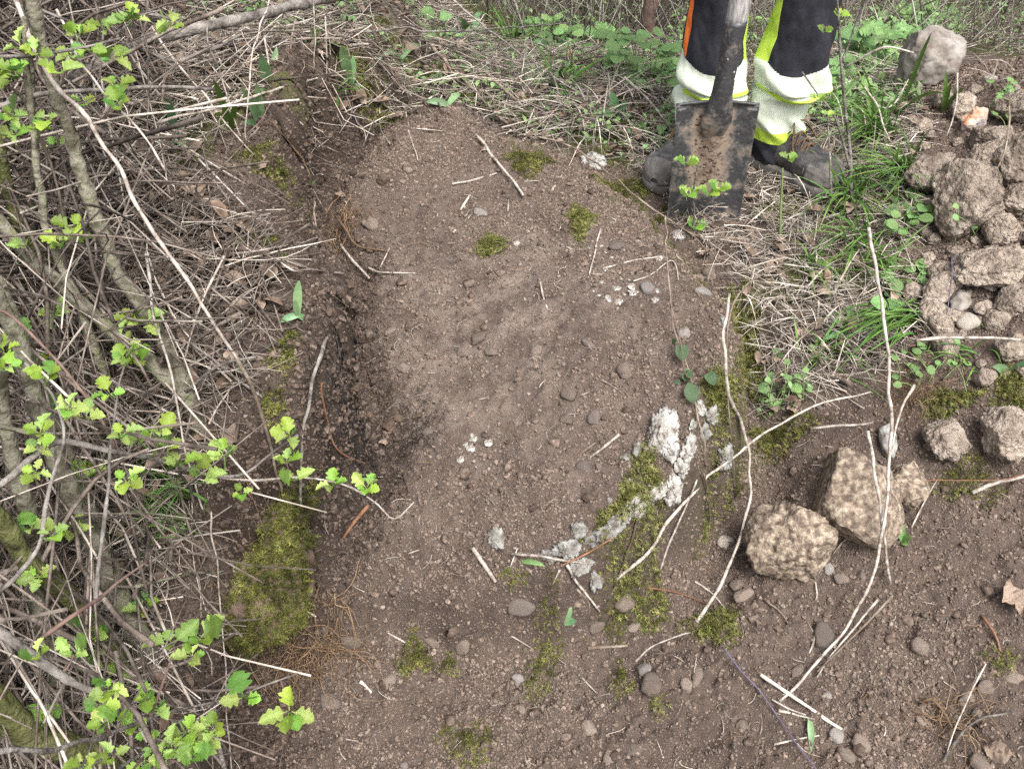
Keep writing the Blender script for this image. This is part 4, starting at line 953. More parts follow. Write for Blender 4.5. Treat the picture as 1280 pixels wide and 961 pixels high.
 ([(170, 735, .12), (215, 722, .1), (280, 712, .03)], 7, 'grey mossy stick lying level left of the mossy block', 'bark', 5),
 ([(240, 430, .06), (290, 470, .03), (360, 523, .02)], 6, 'grey stick slanting down from the thicket to the bank', 'bark_grey', 5),
 ([(230, 490, .06), (270, 460, .08), (320, 445, .05)], 7, 'grey stub of branch above the mossy block', 'bark_grey', 7),
 ([(300, 130, .03), (350, 150, .03), (400, 140, .03)], 4, 'tan stalk lying on the bank turf', 'cane', 3),
]
for pts, px, lb, mt, px1 in ST:
    stalk(pts, px, lb, mt, px1=px1)
# the fallen branch at the top
fb = thing('fallen_branch', P(290, 60), 'fallen grey branch with peeling bark lying across the mound', 'branch')
for pts, px, px1 in (([(70, 105, .10), (120, 82, .12), (170, 56, .12), (225, 40, .12), (270, 30, .11), (345, 13, .1), (440, -8, .09), (560, -30, .06)], 16, 11),
                     ([(172, 58, .12), (190, 68, .11), (220, 77, .1), (255, 65, .1), (300, 45, .12)], 9, 4),
                     ([(230, 38, .12), (215, 25, .14), (190, 18, .16), (160, 22, .18)], 6, 3)):
    branch(fb, pts, px, px1, 'bark_grey', 'limb', leafy=False)

# ------------------------------------------------------------------ the uncountable: tangles, litter, ground cover
def tangle(name, label, cat, poly, n, hmax, lmin, lmax, r0, r1, mt, seed, dirs=None, npt=6, sides=4, xr=(-2.2, 2), yr=(0.3, 4), flat=0.25, bend=0.08, pow_h=1.5, thin=None):
    r = np.random.default_rng(seed)
    x, y = scatter(poly, n, r, xr, yr)
    if thin is not None:
        k_ = fbm2(x * 3.2, y * 3.2, 3, 19) + r.normal(0, 0.12, n) > thin; x, y = x[k_], y[k_]; n = len(x)
    z = T(x, y) + 0.004 + hmax * r.random(n) ** pow_h
    if dirs is None:
        a = r.uniform(0, 2 * math.pi, n)
    else:
        a = r.choice(np.array(dirs), n) + r.normal(0, 0.45, n)
    el = r.normal(0, flat, n)
    d = np.stack([np.cos(a) * np.cos(el), np.sin(a) * np.cos(el), np.sin(el)], -1)
    L = r.uniform(lmin, lmax, n)
    t = np.linspace(-0.5, 0.5, npt)
    c = np.stack([x, y, z], -1)
    side = np.cross(d, np.array([0, 0, 1.0])); side /= np.linalg.norm(side, axis=1, keepdims=True) + 1e-9
    b1 = r.normal(0, bend, n) * L; b2 = r.normal(0, bend * 0.6, n) * L
    Pk = c[:, None] + d[:, None] * (L[:, None] * t)[..., None] + side[:, None] * (b1[:, None] * (t * t * 4 - 0.5))[..., None]
    Pk[..., 2] -= np.abs(b2)[:, None] * (t * t * 4)
    Pk = Pk + r.normal(0, 0.02, Pk.shape) * (L * 0.25)[:, None, None]
    gz = T(Pk[..., 0], Pk[..., 1]) + 0.0015
    Pk[..., 2] = np.maximum(Pk[..., 2], gz)
    R = (r0 + (r1 - r0) * r.random(n) ** 2)[:, None] * np.linspace(1, 0.55, npt)[None]
    V, F = tubes(Pk, R, sides)
    o = wobj(name, V, F, M[mt], None, np.repeat(r.random(n), npt * sides), True, (float(np.mean(x)), float(np.mean(y)), float(np.mean(z) - hmax)))
    return tag(o, label, cat, kind='stuff')
THICK = wpoly([(-1300, -250), (250, -250), (235, 0), (205, 150), (235, 300), (250, 480), (215, 640), (195, 800), (230, 1000), (200, 1500), (-1500, 1500)], banktop)
tangle('twig_tangle', 'dense grey brown twig tangle inside the hawthorn thicket', 'twigs', THICK, 5600, 0.32, 0.15, 0.6, 0.0012, 0.0038, 'twig', 71, [-0.9, -0.7, 2.3, -1.2, 0.3], 7, 4, (-1.9, 0.2), (0.45, 3.2), 0.45)
tangle('dead_cane_tangle', 'pale dead canes crisscrossing inside the thicket', 'twigs', THICK, 1300, 0.32, 0.2, 0.7, 0.0012, 0.003, 'straw', 72, [-0.9, -0.75, 2.3], 6, 4, (-1.9, 0.2), (0.45, 3.2), 0.35, 0.05)
LEFT_TOP = LIT_L
tangle('dry_grass_litter', 'mat of dry grass and straw over the mound', 'litter', LIT_L, 11000, 0.04, 0.04, 0.2, 0.0006, 0.0016, 'straw', 73, None, 7, 3, (-1.5, 1.0), (0.45, 3.6), 0.22, 0.22, thin=-0.08)
tangle('twig_litter', 'brown twiggy litter lying over the mound', 'litter', LIT_L, 4500, 0.045, 0.05, 0.3, 0.0008, 0.0026, 'twig', 74, None, 5, 4, (-1.7, 1.0), (0.45, 3.6), 0.2, 0.1)
tangle('foot_grass_litter', 'mat of bleached dry grass between wall and spoil heap', 'litter', LIT_R, 2600, 0.03, 0.03, 0.15, 0.0006, 0.0014, 'straw', 75, None, 5, 3, flat=0.22, bend=0.07)
tangle('back_litter', 'dry grass and twigs behind the person', 'litter', LIT_B, 5000, 0.06, 0.08, 0.35, 0.0008, 0.002, 'straw', 76, None, 5, 3, (-0.5, 3.5), (2, 7), 0.3, 0.1)
tangle('broken_straw', 'broken pale straws strewn over the mound litter', 'litter', LIT_L, 2600, 0.05, 0.04, 0.24, 0.001, 0.0022, 'straw', 79, None, 4, 4, (-0.72, 1.0), (0.6, 3.4), 0.25, 0.04, thin=-0.05)
tangle('broken_straw', 'broken pale straws strewn between wall and heap', 'litter', LIT_R, 900, 0.035, 0.02, 0.12, 0.001, 0.002, 'straw', 80, None, 4, 4, flat=0.25, bend=0.03)
SOILP = wpoly([(560, 160), (760, 230), (900, 380), (930, 500), (1280, 500), (1500, 1100), (320, 1100), (400, 720), (480, 400)])
tangle('straw_bits', 'tiny straw and root bits strewn on the dug soil', 'litter', SOILP, 380, 0.003, 0.008, 0.04, 0.0005, 0.001, 'straw', 77, None, 5, 3, flat=0.06, bend=0.2)
tangle('root_bits', 'hair-fine brown roots lying on the dug soil', 'roots', SOILP, 240, 0.004, 0.02, 0.07, 0.0003, 0.0006, 'root', 78, None, 7, 3, flat=0.1, bend=0.35)

def leaf_scatter(name, label, cat, x, y, z, L, mt, seed, shape=0.5, up=0.6, kind='stuff'):
    """many small folded leaves in one mesh"""
    r = np.random.default_rng(seed); n = len(x)
    az = r.uniform(0, 2 * math.pi, n); el = r.normal(up * 0.5, 0.45, n)
    d = np.stack([np.cos(az) * np.cos(el), np.sin(az) * np.cos(el), np.sin(el)], -1)
    s = np.stack([-np.sin(az), np.cos(az), r.normal(0, 0.35, n)], -1); s /= np.linalg.norm(s, axis=1, keepdims=True)
    nn = np.cross(d, s)
    c = np.stack([x, y, z], -1)
    tpl = [(0, 0, 0), (0.35, shape * 0.8, .1), (0.35, -shape * 0.8, .1), (0.35, 0, 0), (0.72, shape * 0.75, .06), (0.72, -shape * 0.75, .06), (0.72, 0, -0.03), (1, 0, -0.14)]
    V = np.stack([c + L[:, None] * (a * d + b * s * 0.6 + h * nn) for a, b, h in tpl], 1)
    F = np.array([(0, 3, 1), (0, 2, 3), (1, 3, 6), (1, 6, 4), (3, 2, 5), (3, 5, 6), (4, 6, 7), (6, 5, 7)])
    FF = (F[None] + (np.arange(n) * 8)[:, None, None]).reshape(-1, 3)
    o = wobj(name, V.reshape(-1, 3), FF, M[mt], None, np.repeat(r.random(n), 8), True, (float(np.mean(x)), float(np.mean(y)), float(np.min(z))))
    return tag(o, label, cat, kind=kind)
def litter_leaves(name, label, poly, n, seed, xr, yr, mt='dead_leaf_attr', l0=0.015, l1=0.045, cat='leaves', hz=0.02):
    r = np.random.default_rng(seed); x, y = scatter(poly, n, r, xr, yr)
    return leaf_scatter(name, label, cat, x, y, T(x, y) + 0.006 + hz * r.random(n), r.uniform(l0, l1, n), mt, seed + 1, 0.55, 0.1)
litter_leaves('leaf_litter', 'brown dead leaf litter under the thicket and over the mound', LIT_L, 3800, 81, (-1.6, 0.7), (0.45, 3.4))
litter_leaves('leaf_litter', 'pale dead leaf litter around the boots', LIT_R, 260, 83, (-2, 2), (0.4, 4))
BANKP = wpoly([(190, 260), (260, 300), (320, 345), (370, 400), (330, 470), (310, 570), (200, 560)], banktop)
tangle('bank_twigs', 'brown twigs and dead stems littering the bank slope', 'litter', BANKP, 420, 0.05, 0.05, 0.3, 0.0007, 0.0024, 'twig', 95, None, 6, 4, (-1.2, 0.1), (0.9, 2.3), 0.25, 0.1)
tangle('bank_straw', 'pale straws littering the bank slope', 'litter', BANKP, 260, 0.05, 0.04, 0.22, 0.0007, 0.0018, 'straw', 96, None, 6, 3, (-1.2, 0.1), (0.9, 2.3), 0.25, 0.1)
litter_leaves('leaf_litter', 'brown dead leaves lying on the bank slope', BANKP, 170, 97, (-1.2, 0.1), (0.9, 2.3), l0=0.02, l1=0.05)
def herb_cover(name, label, poly, n, seed, xr, yr, l0, l1, hz, thr, mt='herb_attr'):
    r = np.random.default_rng(seed); x, y = scatter(poly, n * 3, r, xr, yr)
    k = (fbm2(x * 3, y * 3, 3, seed) > thr); x, y = x[k][:n], y[k][:n]
    return leaf_scatter(name, label, 'ground cover', x, y, T(x, y) + 0.006 + hz * r.random(len(x)), r.uniform(l0, l1, len(x)), mt, seed + 1, 0.5, 0.8)
herb_cover('herb_ground_cover', 'small green herbs sprouting through the litter of the mound', LIT_L, 3600, 85, (-1.0, 0.9), (1.2, 3.4), 0.008, 0.028, 0.035, -0.05)
herb_cover('herb_ground_cover', 'small green herbs sprouting around the boots', LIT_R, 2200, 87, (-2, 2), (0.4, 4), 0.007, 0.024, 0.035, -0.1)
herb_cover('herb_ground_cover', 'green undergrowth covering the ground behind the person', LIT_B, 16000, 89, (-0.6, 4), (2.3, 7.5), 0.008, 0.024, 0.16, -0.25)
BACKL = wpoly([(470, -250), (870, -250), (860, 60), (700, 70), (600, 30), (520, -20)])
herb_cover('herb_ground_cover', 'green undergrowth beyond the mound under the far brush', BACKL, 8000, 91, (-1.5, 1.5), (2.5, 7.5), 0.008, 0.022, 0.14, -0.25)

# ------------------------------------------------------------------ moss
def moss_sprigs(B, x, y, z, size, r, spread=1.0, nrm=None):
    n = len(x)
    az = r.uniform(0, 2 * math.pi, n); el = r.uniform(0.1, 1.25, n)
    d = np.stack([np.cos(az) * np.cos(el), np.sin(az) * np.cos(el), np.sin(el)], -1)
    if nrm is not None: d = d * 0.8 + nrm * 0.7; d /= np.linalg.norm(d, axis=1, keepdims=True)
    L = size * r.uniform(0.5, 1.3, n)
    s = np.cross(d, r.normal(size=(n, 3))); s /= np.linalg.norm(s, axis=1, keepdims=True) + 1e-9
    q = np.cross(d, s)
    c = np.stack([x, y, z], -1); V = []; F = []
    droop = np.array([0, 0, -1.0])
    for k, t in enumerate((0.15, 0.4, 0.65, 0.88)):           # four pairs of little leaves up the stem
        o = c + d * (L * t)[:, None] + droop * (L * 0.25 * t * t)[:, None]
        wl = (L * (0.34 - 0.2 * t))[:, None]; e = s if k % 2 == 0 else q; f = q if k % 2 == 0 else s
        V += [o + e * wl + d * wl * 0.7, o - f * wl * 0.22, o - e * wl + d * wl * 0.7, o + f * wl * 0.22]
        F += [(k * 4 + 1, k * 4, k * 4 + 3), (k * 4 + 1, k * 4 + 3, k * 4 + 2)]
    m = len(V); V = np.stack(V, 1).reshape(-1, 3)
    FF = (np.array(F)[None] + (np.arange(n) * m)[:, None, None]).reshape(-1, 3)
    B.add(V, FF, np.repeat(r.random(n), m))
def moss(u, v, w, h, n, label, size=0.012, mt='moss', seed=0, group=None):
    r = np.random.default_rng(seed + 900); c = P(u, v); D = dep(c)
    a = w / 2 / FPX * D; b = h / 2 / FPX * D / 0.8
    ph = r.uniform(0, 2 * math.pi, n); q = np.sqrt(r.random(n)); lob = 1 + 0.3 * np.sin(ph * 3 + seed) + 0.15 * np.sin(ph * 7 + seed)
    x = c[0] + a * q * np.cos(ph) * lob; y = c[1] + b * q * np.sin(ph) * lob
    z = T(x, y) + 0.001 + 0.55 * min(a, b, 0.03) * (1 - q ** 2) * r.random(n)
    B = Bag(); moss_sprigs(B, x, y, z, size, r)
    return tag(B.build('moss_clump', M[mt], None, False, c, True), label, 'moss', group)
MS = [(660, 205, 58, 56, 420, 'bright yellow green moss tuft on the upper slab'), (726, 280, 30, 70, 260, 'narrow bright moss strip on the slab near the spade'),
 (613, 312, 38, 34, 150, 'small loose moss tuft on the upper slab'), (518, 825, 46, 32, 260, 'olive moss tuft lying in the lower soil'), (560, 835, 24, 20, 60, 'small scattered moss sprigs beside the olive tuft'),
 (892, 787, 72, 52, 420, 'fresh moss clump at the foot of the long crooked stem'), (585, 930, 68, 46, 240, 'loose moss clump low in the dug soil'),
 (690, 808, 30, 34, 110, 'dull moss tuft below the big dark pebble'), (672, 850, 40, 60, 150, 'sparse trailing moss in the lower soil'), (776, 850, 26, 40, 90, 'small dark moss tuft left of the plump pebble'),
 (800, 665, 86, 80, 900, 'moss curtain on the side of the wall'), (765, 705, 70, 50, 420, 'olive moss low on the wall side'), (930, 420, 46, 130, 900, 'golden moss cushion along the right wall rim'),
 (900, 500, 40, 66, 420, 'golden moss around the stones of the wall rim'), (800, 240, 100, 36, 460, 'low olive moss on the upper wall rim'), (842, 270, 50, 24, 200, 'low moss at the rim beside the spade'),
 (600, 130, 56, 36, 360, 'bright moss cushion at the top of the dug slope'), (560, 96, 90, 30, 360, 'moss band on the mound brink'), (650, 150, 50, 50, 300, 'moss under the rotten brown stick'),
 (710, 130, 60, 60, 360, 'olive moss on the mound shoulder'), (770, 130, 60, 50, 320, 'moss below the round-leaved herb'), (470, 135, 70, 34, 380, 'dark moss overhanging the bank top'), (440, 95, 60, 34, 300, 'green moss tuft on the bank turf'),
 (290, 330, 80, 50, 320, 'dull moss patch on the left bank'), (345, 445, 36, 44, 110, 'dull moss patch beside the leaning grey stick'), (335, 505, 30, 40, 90, 'dull moss patch above the mossy block'),
 (975, 550, 90, 36, 340, 'low moss in soil left of the largest rubble stone'), (1185, 505, 70, 24, 240, 'bright moss on the soil clod'), (1265, 490, 50, 60, 320, 'moss patch on the heap beside broad leaves'),
 (1210, 600, 90, 50, 220, 'sparse dark moss on the soil clods'), (1120, 250, 60, 30, 200, 'moss in the grass before the heap'), (1250, 830, 40, 30, 60, 'few moss sprigs near the root tuft'),
 (820, 880, 24, 24, 50, 'few moss sprigs near the plump pebble'), (905, 480, 20, 30, 90, 'little moss tuft under the crooked stem')]
for k, (u, v, ww, hh, n, lb) in enumerate(MS):
    dark = any(t in lb for t in ('olive', 'dark', 'dull', 'low'))
    moss(u, v, ww * 0.92, hh * 0.92, int(n * (2.2 if v < 700 else 1.3)), lb, 0.016 if not dark else 0.013, 'moss_dark' if dark else 'moss', k)

rf = np.random.default_rng(404); xx_ = rf.uniform(-0.1, 0.75, 90000); yy_ = rf.uniform(0.9, 2.0, 90000); _, sdf, _ = features(xx_, yy_)
kf = (np.abs(sdf + 0.004) < 0.024) & (slab_h(xx_, yy_) > 0.05) & (vn2(xx_ * 17, yy_ * 17, 8) + 0.5 * vn2(xx_ * 45, yy_ * 45, 9) > -0.22); xx_, yy_ = xx_[kf][:5200], yy_[kf][:5200]
Bf = Bag(); nf = np.stack([normal(px_, py_, 0.01) for px_, py_ in zip(xx_, yy_)]); moss_sprigs(Bf, xx_, yy_, T(xx_, yy_) + 0.002, 0.011, rf, nrm=nf)
tag(Bf.build('wall_moss', M['moss_dark'], None, False, P(800, 690)), 'thin olive moss coating the steep side face of the old wall', 'moss', kind='stuff')
for k, (u, v, w_, h_, n_, lb) in enumerate([(690, 95, 110, 50, 420, 'moss bank on the far mound shoulder'), (620, 40, 90, 40, 300, 'olive moss on the mound crest'), (500, 60, 80, 36, 300, 'green moss patch below the level twig'), (400, 40, 90, 30, 260, 'dark moss beneath the fallen branch'), (790, 170, 90, 44, 360, 'olive moss before the left boot'), (985, 262, 90, 26, 240, 'low moss in front of the right boot'), (330, 215, 70, 30, 240, 'dark moss on the brink over the hollow')]):
    moss(u, v, w_, h_, n_ * 2, lb, 0.014, 'moss_dark' if ('olive' in lb or 'dark' in lb) else 'moss', 60 + k)
# the mossy block at the bank, a stone under a coat of moss
mb = thing('mossy_stone', P(340, 745), 'tall block thickly coated with moss standing in the cut bank', 'stone')
c0 = P(342, 690); Dm = dep(c0); top = EYE + ray(340, 592) * Dm; bot = EYE + ray(338, 775) * (Dm * 0.985)
B0, F0 = ico(5)
r9 = np.random.default_rng(99); Bm = Bag()
for (q0, q1, rx, ry, sd9, nsp) in ((0.0, 0.68, 0.057, 0.06, 5, 8500), (0.45, 1.0, 0.046, 0.055, 8, 5000), (-0.02, 0.3, 0.04, 0.05, 11, 3000)):
    d0 = 1 + 0.30 * vn3(B0 * 1.3 + sd9, sd9) + 0.17 * vn3(B0 * 3.1 + sd9, 6) + 0.07 * vn3(B0 * 7, 7)
    sup = np.sign(B0) * np.abs(B0) ** 0.85 * d0[:, None]
    lo_, hi_ = bot * (1 - q0) + top * q0, bot * (1 - q1) + top * q1; ctr = (lo_ + hi_) / 2; hv = (hi_ - lo_) / 2
    ctr = ctr + np.array([0.012 if sd9 == 8 else (-0.03 if sd9 == 11 else 0.0), 0.01 if sd9 == 8 else -0.012, 0])
    Vb = ctr + sup[:, 0:1] * np.array([rx, 0.012, 0]) + sup[:, 1:2] * np.array([0, ry, 0.0]) + sup[:, 2:3] * hv[None]
    wobj('block', Vb, F0, M['clod_dark'], mb)
    tri = Vb[F0]; nrm = np.cross(tri[:, 1] - tri[:, 0], tri[:, 2] - tri[:, 0]); ar = np.linalg.norm(nrm, axis=1); nrm = nrm / (ar[:, None] + 1e-12)
    fi = r9.choice(len(F0), nsp, p=ar / ar.sum()); bc = r9.dirichlet((1, 1, 1), nsp)
    pp = (tri[fi] * bc[:, :, None]).sum(1); kk = (nrm[fi][:, 1] < 0.5) & (vn3(pp * 22 + 2, 3) > -0.62)
    moss_sprigs(Bm, pp[kk, 0], pp[kk, 1], pp[kk, 2], 0.011, r9, nrm=nrm[fi][kk])
    moss_sprigs(Bm, pp[kk, 0][::7], pp[kk, 1][::7], pp[kk, 2][::7], 0.02, r9, nrm=nrm[fi][kk][::7])
Bm.build('moss_coat', M['moss_block'], mb, False)

# ------------------------------------------------------------------ roots
def root_mass(name, label, cat, u, v, w, h, n, L0, L1, rad, mt, seed, down=True, hz=0.02, kind=None, fan=None):
    r = np.random.default_rng(seed); c = P(u, v); D = dep(c); a = w / 2 / FPX * D; b = h / 2 / FPX * D / 0.8
    x = c[0] + a * r.normal(0, 0.5, n); y = c[1] + b * r.normal(0, 0.5, n)
    npt = 9; az = r.uniform(0, 2 * math.pi, n) if fan is None else fan + r.normal(0, 0.7, n)
    L = r.uniform(L0, L1, n); stp = (L / npt)[:, None]
    ang = az[:, None] + np.cumsum(r.normal(0, 0.42, (n, npt)), 1)
    X = x[:, None] + np.cumsum(np.cos(ang) * stp, 1); Y = y[:, None] + np.cumsum(np.sin(ang) * stp, 1)
    H = hz * r.random((n, 1)) * np.sin(np.linspace(0.2, math.pi, npt))[None] + 0.0015
    Pk = np.stack([X, Y, T(X, Y) + H], -1)
    V, F = tubes(Pk, rad * r.uniform(0.5, 1.3, (n, 1)) * np.linspace(1.1, 0.5, npt)[None], 3)
    o = wobj(name, V, F, M[mt], None, np.repeat(r.random(n), npt * 3), True, c, None, True)
    return tag(o, label, cat, kind=kind)
root_mass('root_mass', 'tan fibrous root mass spread below the mossy block', 'roots', 385, 800, 110, 70, 150, 0.05, 0.14, 0.0008, 'root', 5, hz=0.035, fan=-1.4)
root_mass('root_mass', 'black hair root mat at the dark foot of the bank', 'roots', 438, 530, 80, 110, 420, 0.03, 0.09, 0.0004, 'root_black', 6, hz=0.015)
root_mass('root_mass', 'wisp of black hair roots creeping onto the slab', 'roots', 525, 545, 60, 40, 120, 0.02, 0.06, 0.0003, 'root_black', 7, hz=0.006)
root_mass('root_mass', 'brown roots trailing from the bank hollow', 'roots', 425, 290, 50, 50, 60, 0.04, 0.1, 0.0009, 'root', 8, hz=0.03)
root_mass('root_mass', 'dark roots hanging in the hollow under the bank turf', 'roots', 452, 158, 50, 26, 90, 0.03, 0.07, 0.0005, 'root_black', 9, hz=0.02)
root_mass('root_mass', 'tangled tan root tuft near the pale crumpled leaf', 'roots', 1190, 900, 60, 40, 46, 0.04, 0.1, 0.0008, 'root', 10, hz=0.03)
root_mass('root_mass', 'fine brown roots below the grass beside the white cane', 'roots', 1140, 500, 60, 40, 110, 0.03, 0.09, 0.0005, 'root', 11, hz=0.03)
for pts, px, lb, mt, px1 in [
  ([(357, 745, .03), (362, 757, .03), (372, 764, .03), (385, 765, .03), (396, 770, .02)], 6, 'peeled white forked root on the fibrous root mass', 'root_white', 5),
  ([(362, 757, .03), (368, 768, .025), (374, 778, .015)], 5, 'short prong of white root beside the peeled one', 'root_white', 4),
  ([(425, 440, .06), (435, 450, .06), (432, 470, .06), (402, 480, .07), (410, 530, .05), (425, 565, .03), (460, 580, .006)], 5, 'reddish root curling down the bank face', 'root_red', 4),
  ([(400, 478, .02), (398, 500, .02), (415, 540, .012), (432, 560, .006)], 4, 'second thin reddish root down the bank face', 'root_red', 3),
  ([(425, 305, .02), (440, 325, .02), (463, 348, .006)], 6, 'pale broken root below the bank hollow', 'cane', 5),
  ([(418, 270, .03), (432, 285, .03), (445, 307, .02), (480, 312, .006)], 5, 'tan forked root at the bank hollow', 'root', 4),
  ([(460, 335, .006), (480, 341, .006), (519, 342, .006)], 5, 'pale straight root lying at the bank foot', 'cane', 3),
  ([(473, 337, .006), (488, 310, .02)], 3, 'thin upright straw crossing the pale root', 'cane', 3),
  ([(460, 632, .01), (445, 650, .012), (430, 672, .01)], 9, 'thick brown broken root at the foot of the bank', 'root_red', 7),
  ([(1150, 878, .01), (1165, 874, .02), (1178, 890, .015), (1190, 910, .01)], 7, 'thick tan root end of the tuft', 'root', 5),
  ([(1228, 770, .006), (1245, 795, .006), (1252, 825, .006)], 6, 'dark root lying in a crack of the soil', 'root_red', 5)]:
    stalk(pts, px, lb, mt, 'root_piece', 'root', px1=px1, jit=0.002)

# ------------------------------------------------------------------ green plants
def strap_plant(u, v, blades, label, mt='strap'):
    c = P(u, v); t = thing('strap_leaf_plant', c, label, 'plant', 'strap-leaved plants')
    for k, (du, dv, h, wpx) in enumerate(blades):
        tip = P(u + du, v + dv, h); D = dep(c); L = np.linalg.norm(tip - c); n = 10
        s = np.linspace(0, 1, n)[:, None]; mid = (c + tip) / 2 + np.array([0, 0, 0.22 * L])
        p = (1 - s) ** 2 * c + 2 * s * (1 - s) * mid + s * s * tip
        d = np.gradient(p, axis=0); d /= np.linalg.norm(d, axis=1, keepdims=True)
        view = EYE - c; sd_ = np.cross(d, view + np.array([0.4 * math.sin(k * 2.1), 0, 0.3])); sd_ /= np.linalg.norm(sd_, axis=1, keepdims=True); nn = np.cross(sd_, d)
        wd = wpx / 2 / FPX * D * np.sin(np.clip(0.12 + 0.9 * s, 0, 1) * math.pi) ** 0.7
        V = np.concatenate([p - sd_ * wd + nn * wd * 0.35, p, p + sd_ * wd + nn * wd * 0.35])
        i = np.arange(n - 1); F = np.concatenate([np.stack([i, i + 1, n + i + 1, n + i], -1), np.stack([n + i, n + i + 1, 2 * n + i + 1, 2 * n + i], -1)])
        wobj('leaf', V, F, M[mt], t)
    return t
strap_plant(330, 165, [(-30, -55, .10, 11), (-10, -62, .12, 10), (12, -45, .08, 9), (-28, -10, .03, 8)], 'strap-leaved plant below the level pale stalk on the mound')
strap_plant(342, 128, [(-18, -62, .14, 13), (4, -70, .14, 11), (-20, -10, .04, 9)], 'broad strap-leaved plant close to the fallen branch', 'strap')
strap_plant(290, 165, [(-24, -66, .15, 8), (-23, -20, .1, 9), (10, -40, .1, 8)], 'plant with two arching bent strap leaves on the mound', 'grass')
strap_plant(222, 178, [(-12, -55, .12, 11), (14, 12, .02, 12), (-30, 5, .02, 10)], 'strap-leaved plant at the thicket edge', 'strap')
strap_plant(438, 110, [(-12, -54, .12, 13), (4, -40, .1, 11), (18, 4, .02, 9)], 'strap-leaved plant on the bank brink above the moss', 'strap')
strap_plant(372, 160, [(-10, -32, .06, 12), (8, -26, .05, 10), (14, 30, .0, 8)], 'short broad strap-leaved plant at the bank top', 'strap')
strap_plant(500, 78, [(-20, -6, .03, 9), (-36, 6, .02, 9), (26, -20, .05, 9)], 'low strap-leaved plant beside the brown bent stalk', 'strap')
strap_plant(560, 132, [(16, -14, .03, 8), (-28, -4, .02, 9)], 'two blue green leaves at the top of the dug slope', 'strap')
strap_plant(590, 55, [(-20, -30, .08, 10), (30, -10, .05, 9), (14, -36, .08, 8)], 'strap-leaved plant on the mound crest', 'strap')
strap_plant(372, 395, [(2, -45, .07, 11), (-22, 8, .01, 9), (16, 8, .01, 8), (-4, -20, .03, 7)], 'lone green plant growing on the bank slope', 'strap')
strap_plant(290, 460, [(-6, -10, .03, 20), (16, 6, .02, 16)], 'dark green leaf pair under the twigs above the mossy block', 'strap')
strap_plant(770, 150, [(-6, -36, .08, 12), (20, -4, .03, 10), (-24, -8, .04, 10), (14, -24, .06, 10)], 'strap-leaved plant on the mound shoulder by the herb', 'strap')
strap_plant(690, 70, [(-26, -14, .05, 10), (20, -20, .06, 9), (-8, -34, .08, 9)], 'strap-leaved plant behind the mound shoulder', 'strap')
strap_plant(1065, 420, [(-6, -40, .08, 9), (-34, 4, .03, 10), (-24, -20, .05, 9)], 'blue green plant between wall rim and grass tuft', 'strap')
strap_plant(1115, 240, [(-4, -26, .05, 10), (16, -18, .04, 10), (-16, -6, .03, 9), (4, 20, .01, 9)], 'broad-leaved plant at the foot of the spoil heap', 'strap')
strap_plant(1178, 140, [(10, -36, .08, 6), (4, -52, .1, 5), (28, -30, .06, 5)], 'few long grass leaves in front of the limestone block', 'grass')
strap_plant(1125, 140, [(40, -100, .2, 5), (60, -20, .1, 4)], 'tall grass leaves crossing the limestone block', 'grass')
strap_plant(1262, 470, [(-22, -12, .03, 12), (10, -12, .03, 10), (24, -20, .04, 7)], 'broad leaves growing on the heap moss', 'strap')
strap_plant(705, 780, [(10, -22, .02, 10), (16, -4, .01, 9)], 'green leaf bit lying below the wall foot', 'strap')
strap_plant(652, 702, [(30, 6, .015, 7)], 'single green leaf lying under the straight white straw', 'herb')
strap_plant(1012, 898, [(2, 42, .0, 8)], 'narrow dull green leaf hanging from the white splinter', 'strap')
strap_plant(1128, 676, [(12, -4, .02, 12), (-8, -26, .05, 10), (6, 6, .01, 10)], 'dark green leaf sprout right of the crossed canes', 'herb')

def grass_tuft(u, v, n, Lpx, spread, label, lean=(0, 0), seed=0, name='grass_tuft', wpx=3.0, mt='grass', droop=0.5):
    r = np.random.default_rng(seed + 50); c = P(u, v); D = dep(c); npt = 7
    L = Lpx / FPX * D * r.uniform(0.55, 1.15, n); az = r.uniform(0, 2 * math.pi, n); out = r.uniform(0.1, 1, n) * spread
    d = np.stack([np.cos(az) * out + lean[0], np.sin(az) * out + lean[1], np.full(n, 1.0)], -1); d /= np.linalg.norm(d, axis=1, keepdims=True)
    bw = 0.05 if mt == 'straw' else 0.018
    b = c + np.stack([r.normal(0, bw, n), r.normal(0, bw, n), np.zeros(n)], -1); b[:, 2] = T(b[:, 0], b[:, 1])
    s = np.linspace(0, 1, npt)
    Pk = b[:, None] + d[:, None] * (L[:, None] * s)[..., None]
    Pk[..., 2] -= (L * droop * r.uniform(0.4, 1.4, n))[:, None] * s ** 2
    Pk[..., :2] += (d[:, :2] * (L * 0.3)[:, None])[:, None] * (s ** 2)[None, :, None]
    Pk[..., 2] = np.maximum(Pk[..., 2], T(Pk[..., 0], Pk[..., 1]) + 0.002)
    sd_ = np.stack([-np.sin(az), np.cos(az), np.zeros(n)], -1)
    w_ = (wpx / 2 / FPX * D * r.uniform(0.6, 1.3, n))[:, None] * (1 - s ** 2.2)[None] + 0.0001
    A = Pk - sd_[:, None] * w_[..., None]; Bv = Pk + sd_[:, None] * w_[..., None]; Cm = Pk - np.array([0, 0, 1]) * (w_ * 0.4)[..., None]
    V = np.stack([A, Cm, Bv], 2).reshape(-1, 3)
    i = np.arange(npt - 1)[:, None] * 3; q = np.concatenate([np.stack([i + 0, i + 1, i + 4, i + 3], -1), np.stack([i + 1, i + 2, i + 5, i + 4], -1)]).reshape(-1, 4)
    F = (q[None] + (np.arange(n) * npt * 3)[:, None, None]).reshape(-1, 4)
    return tag(wobj(name, V, F, M[mt], None, np.repeat(r.random(n), npt * 3), True, c), label, 'grass')
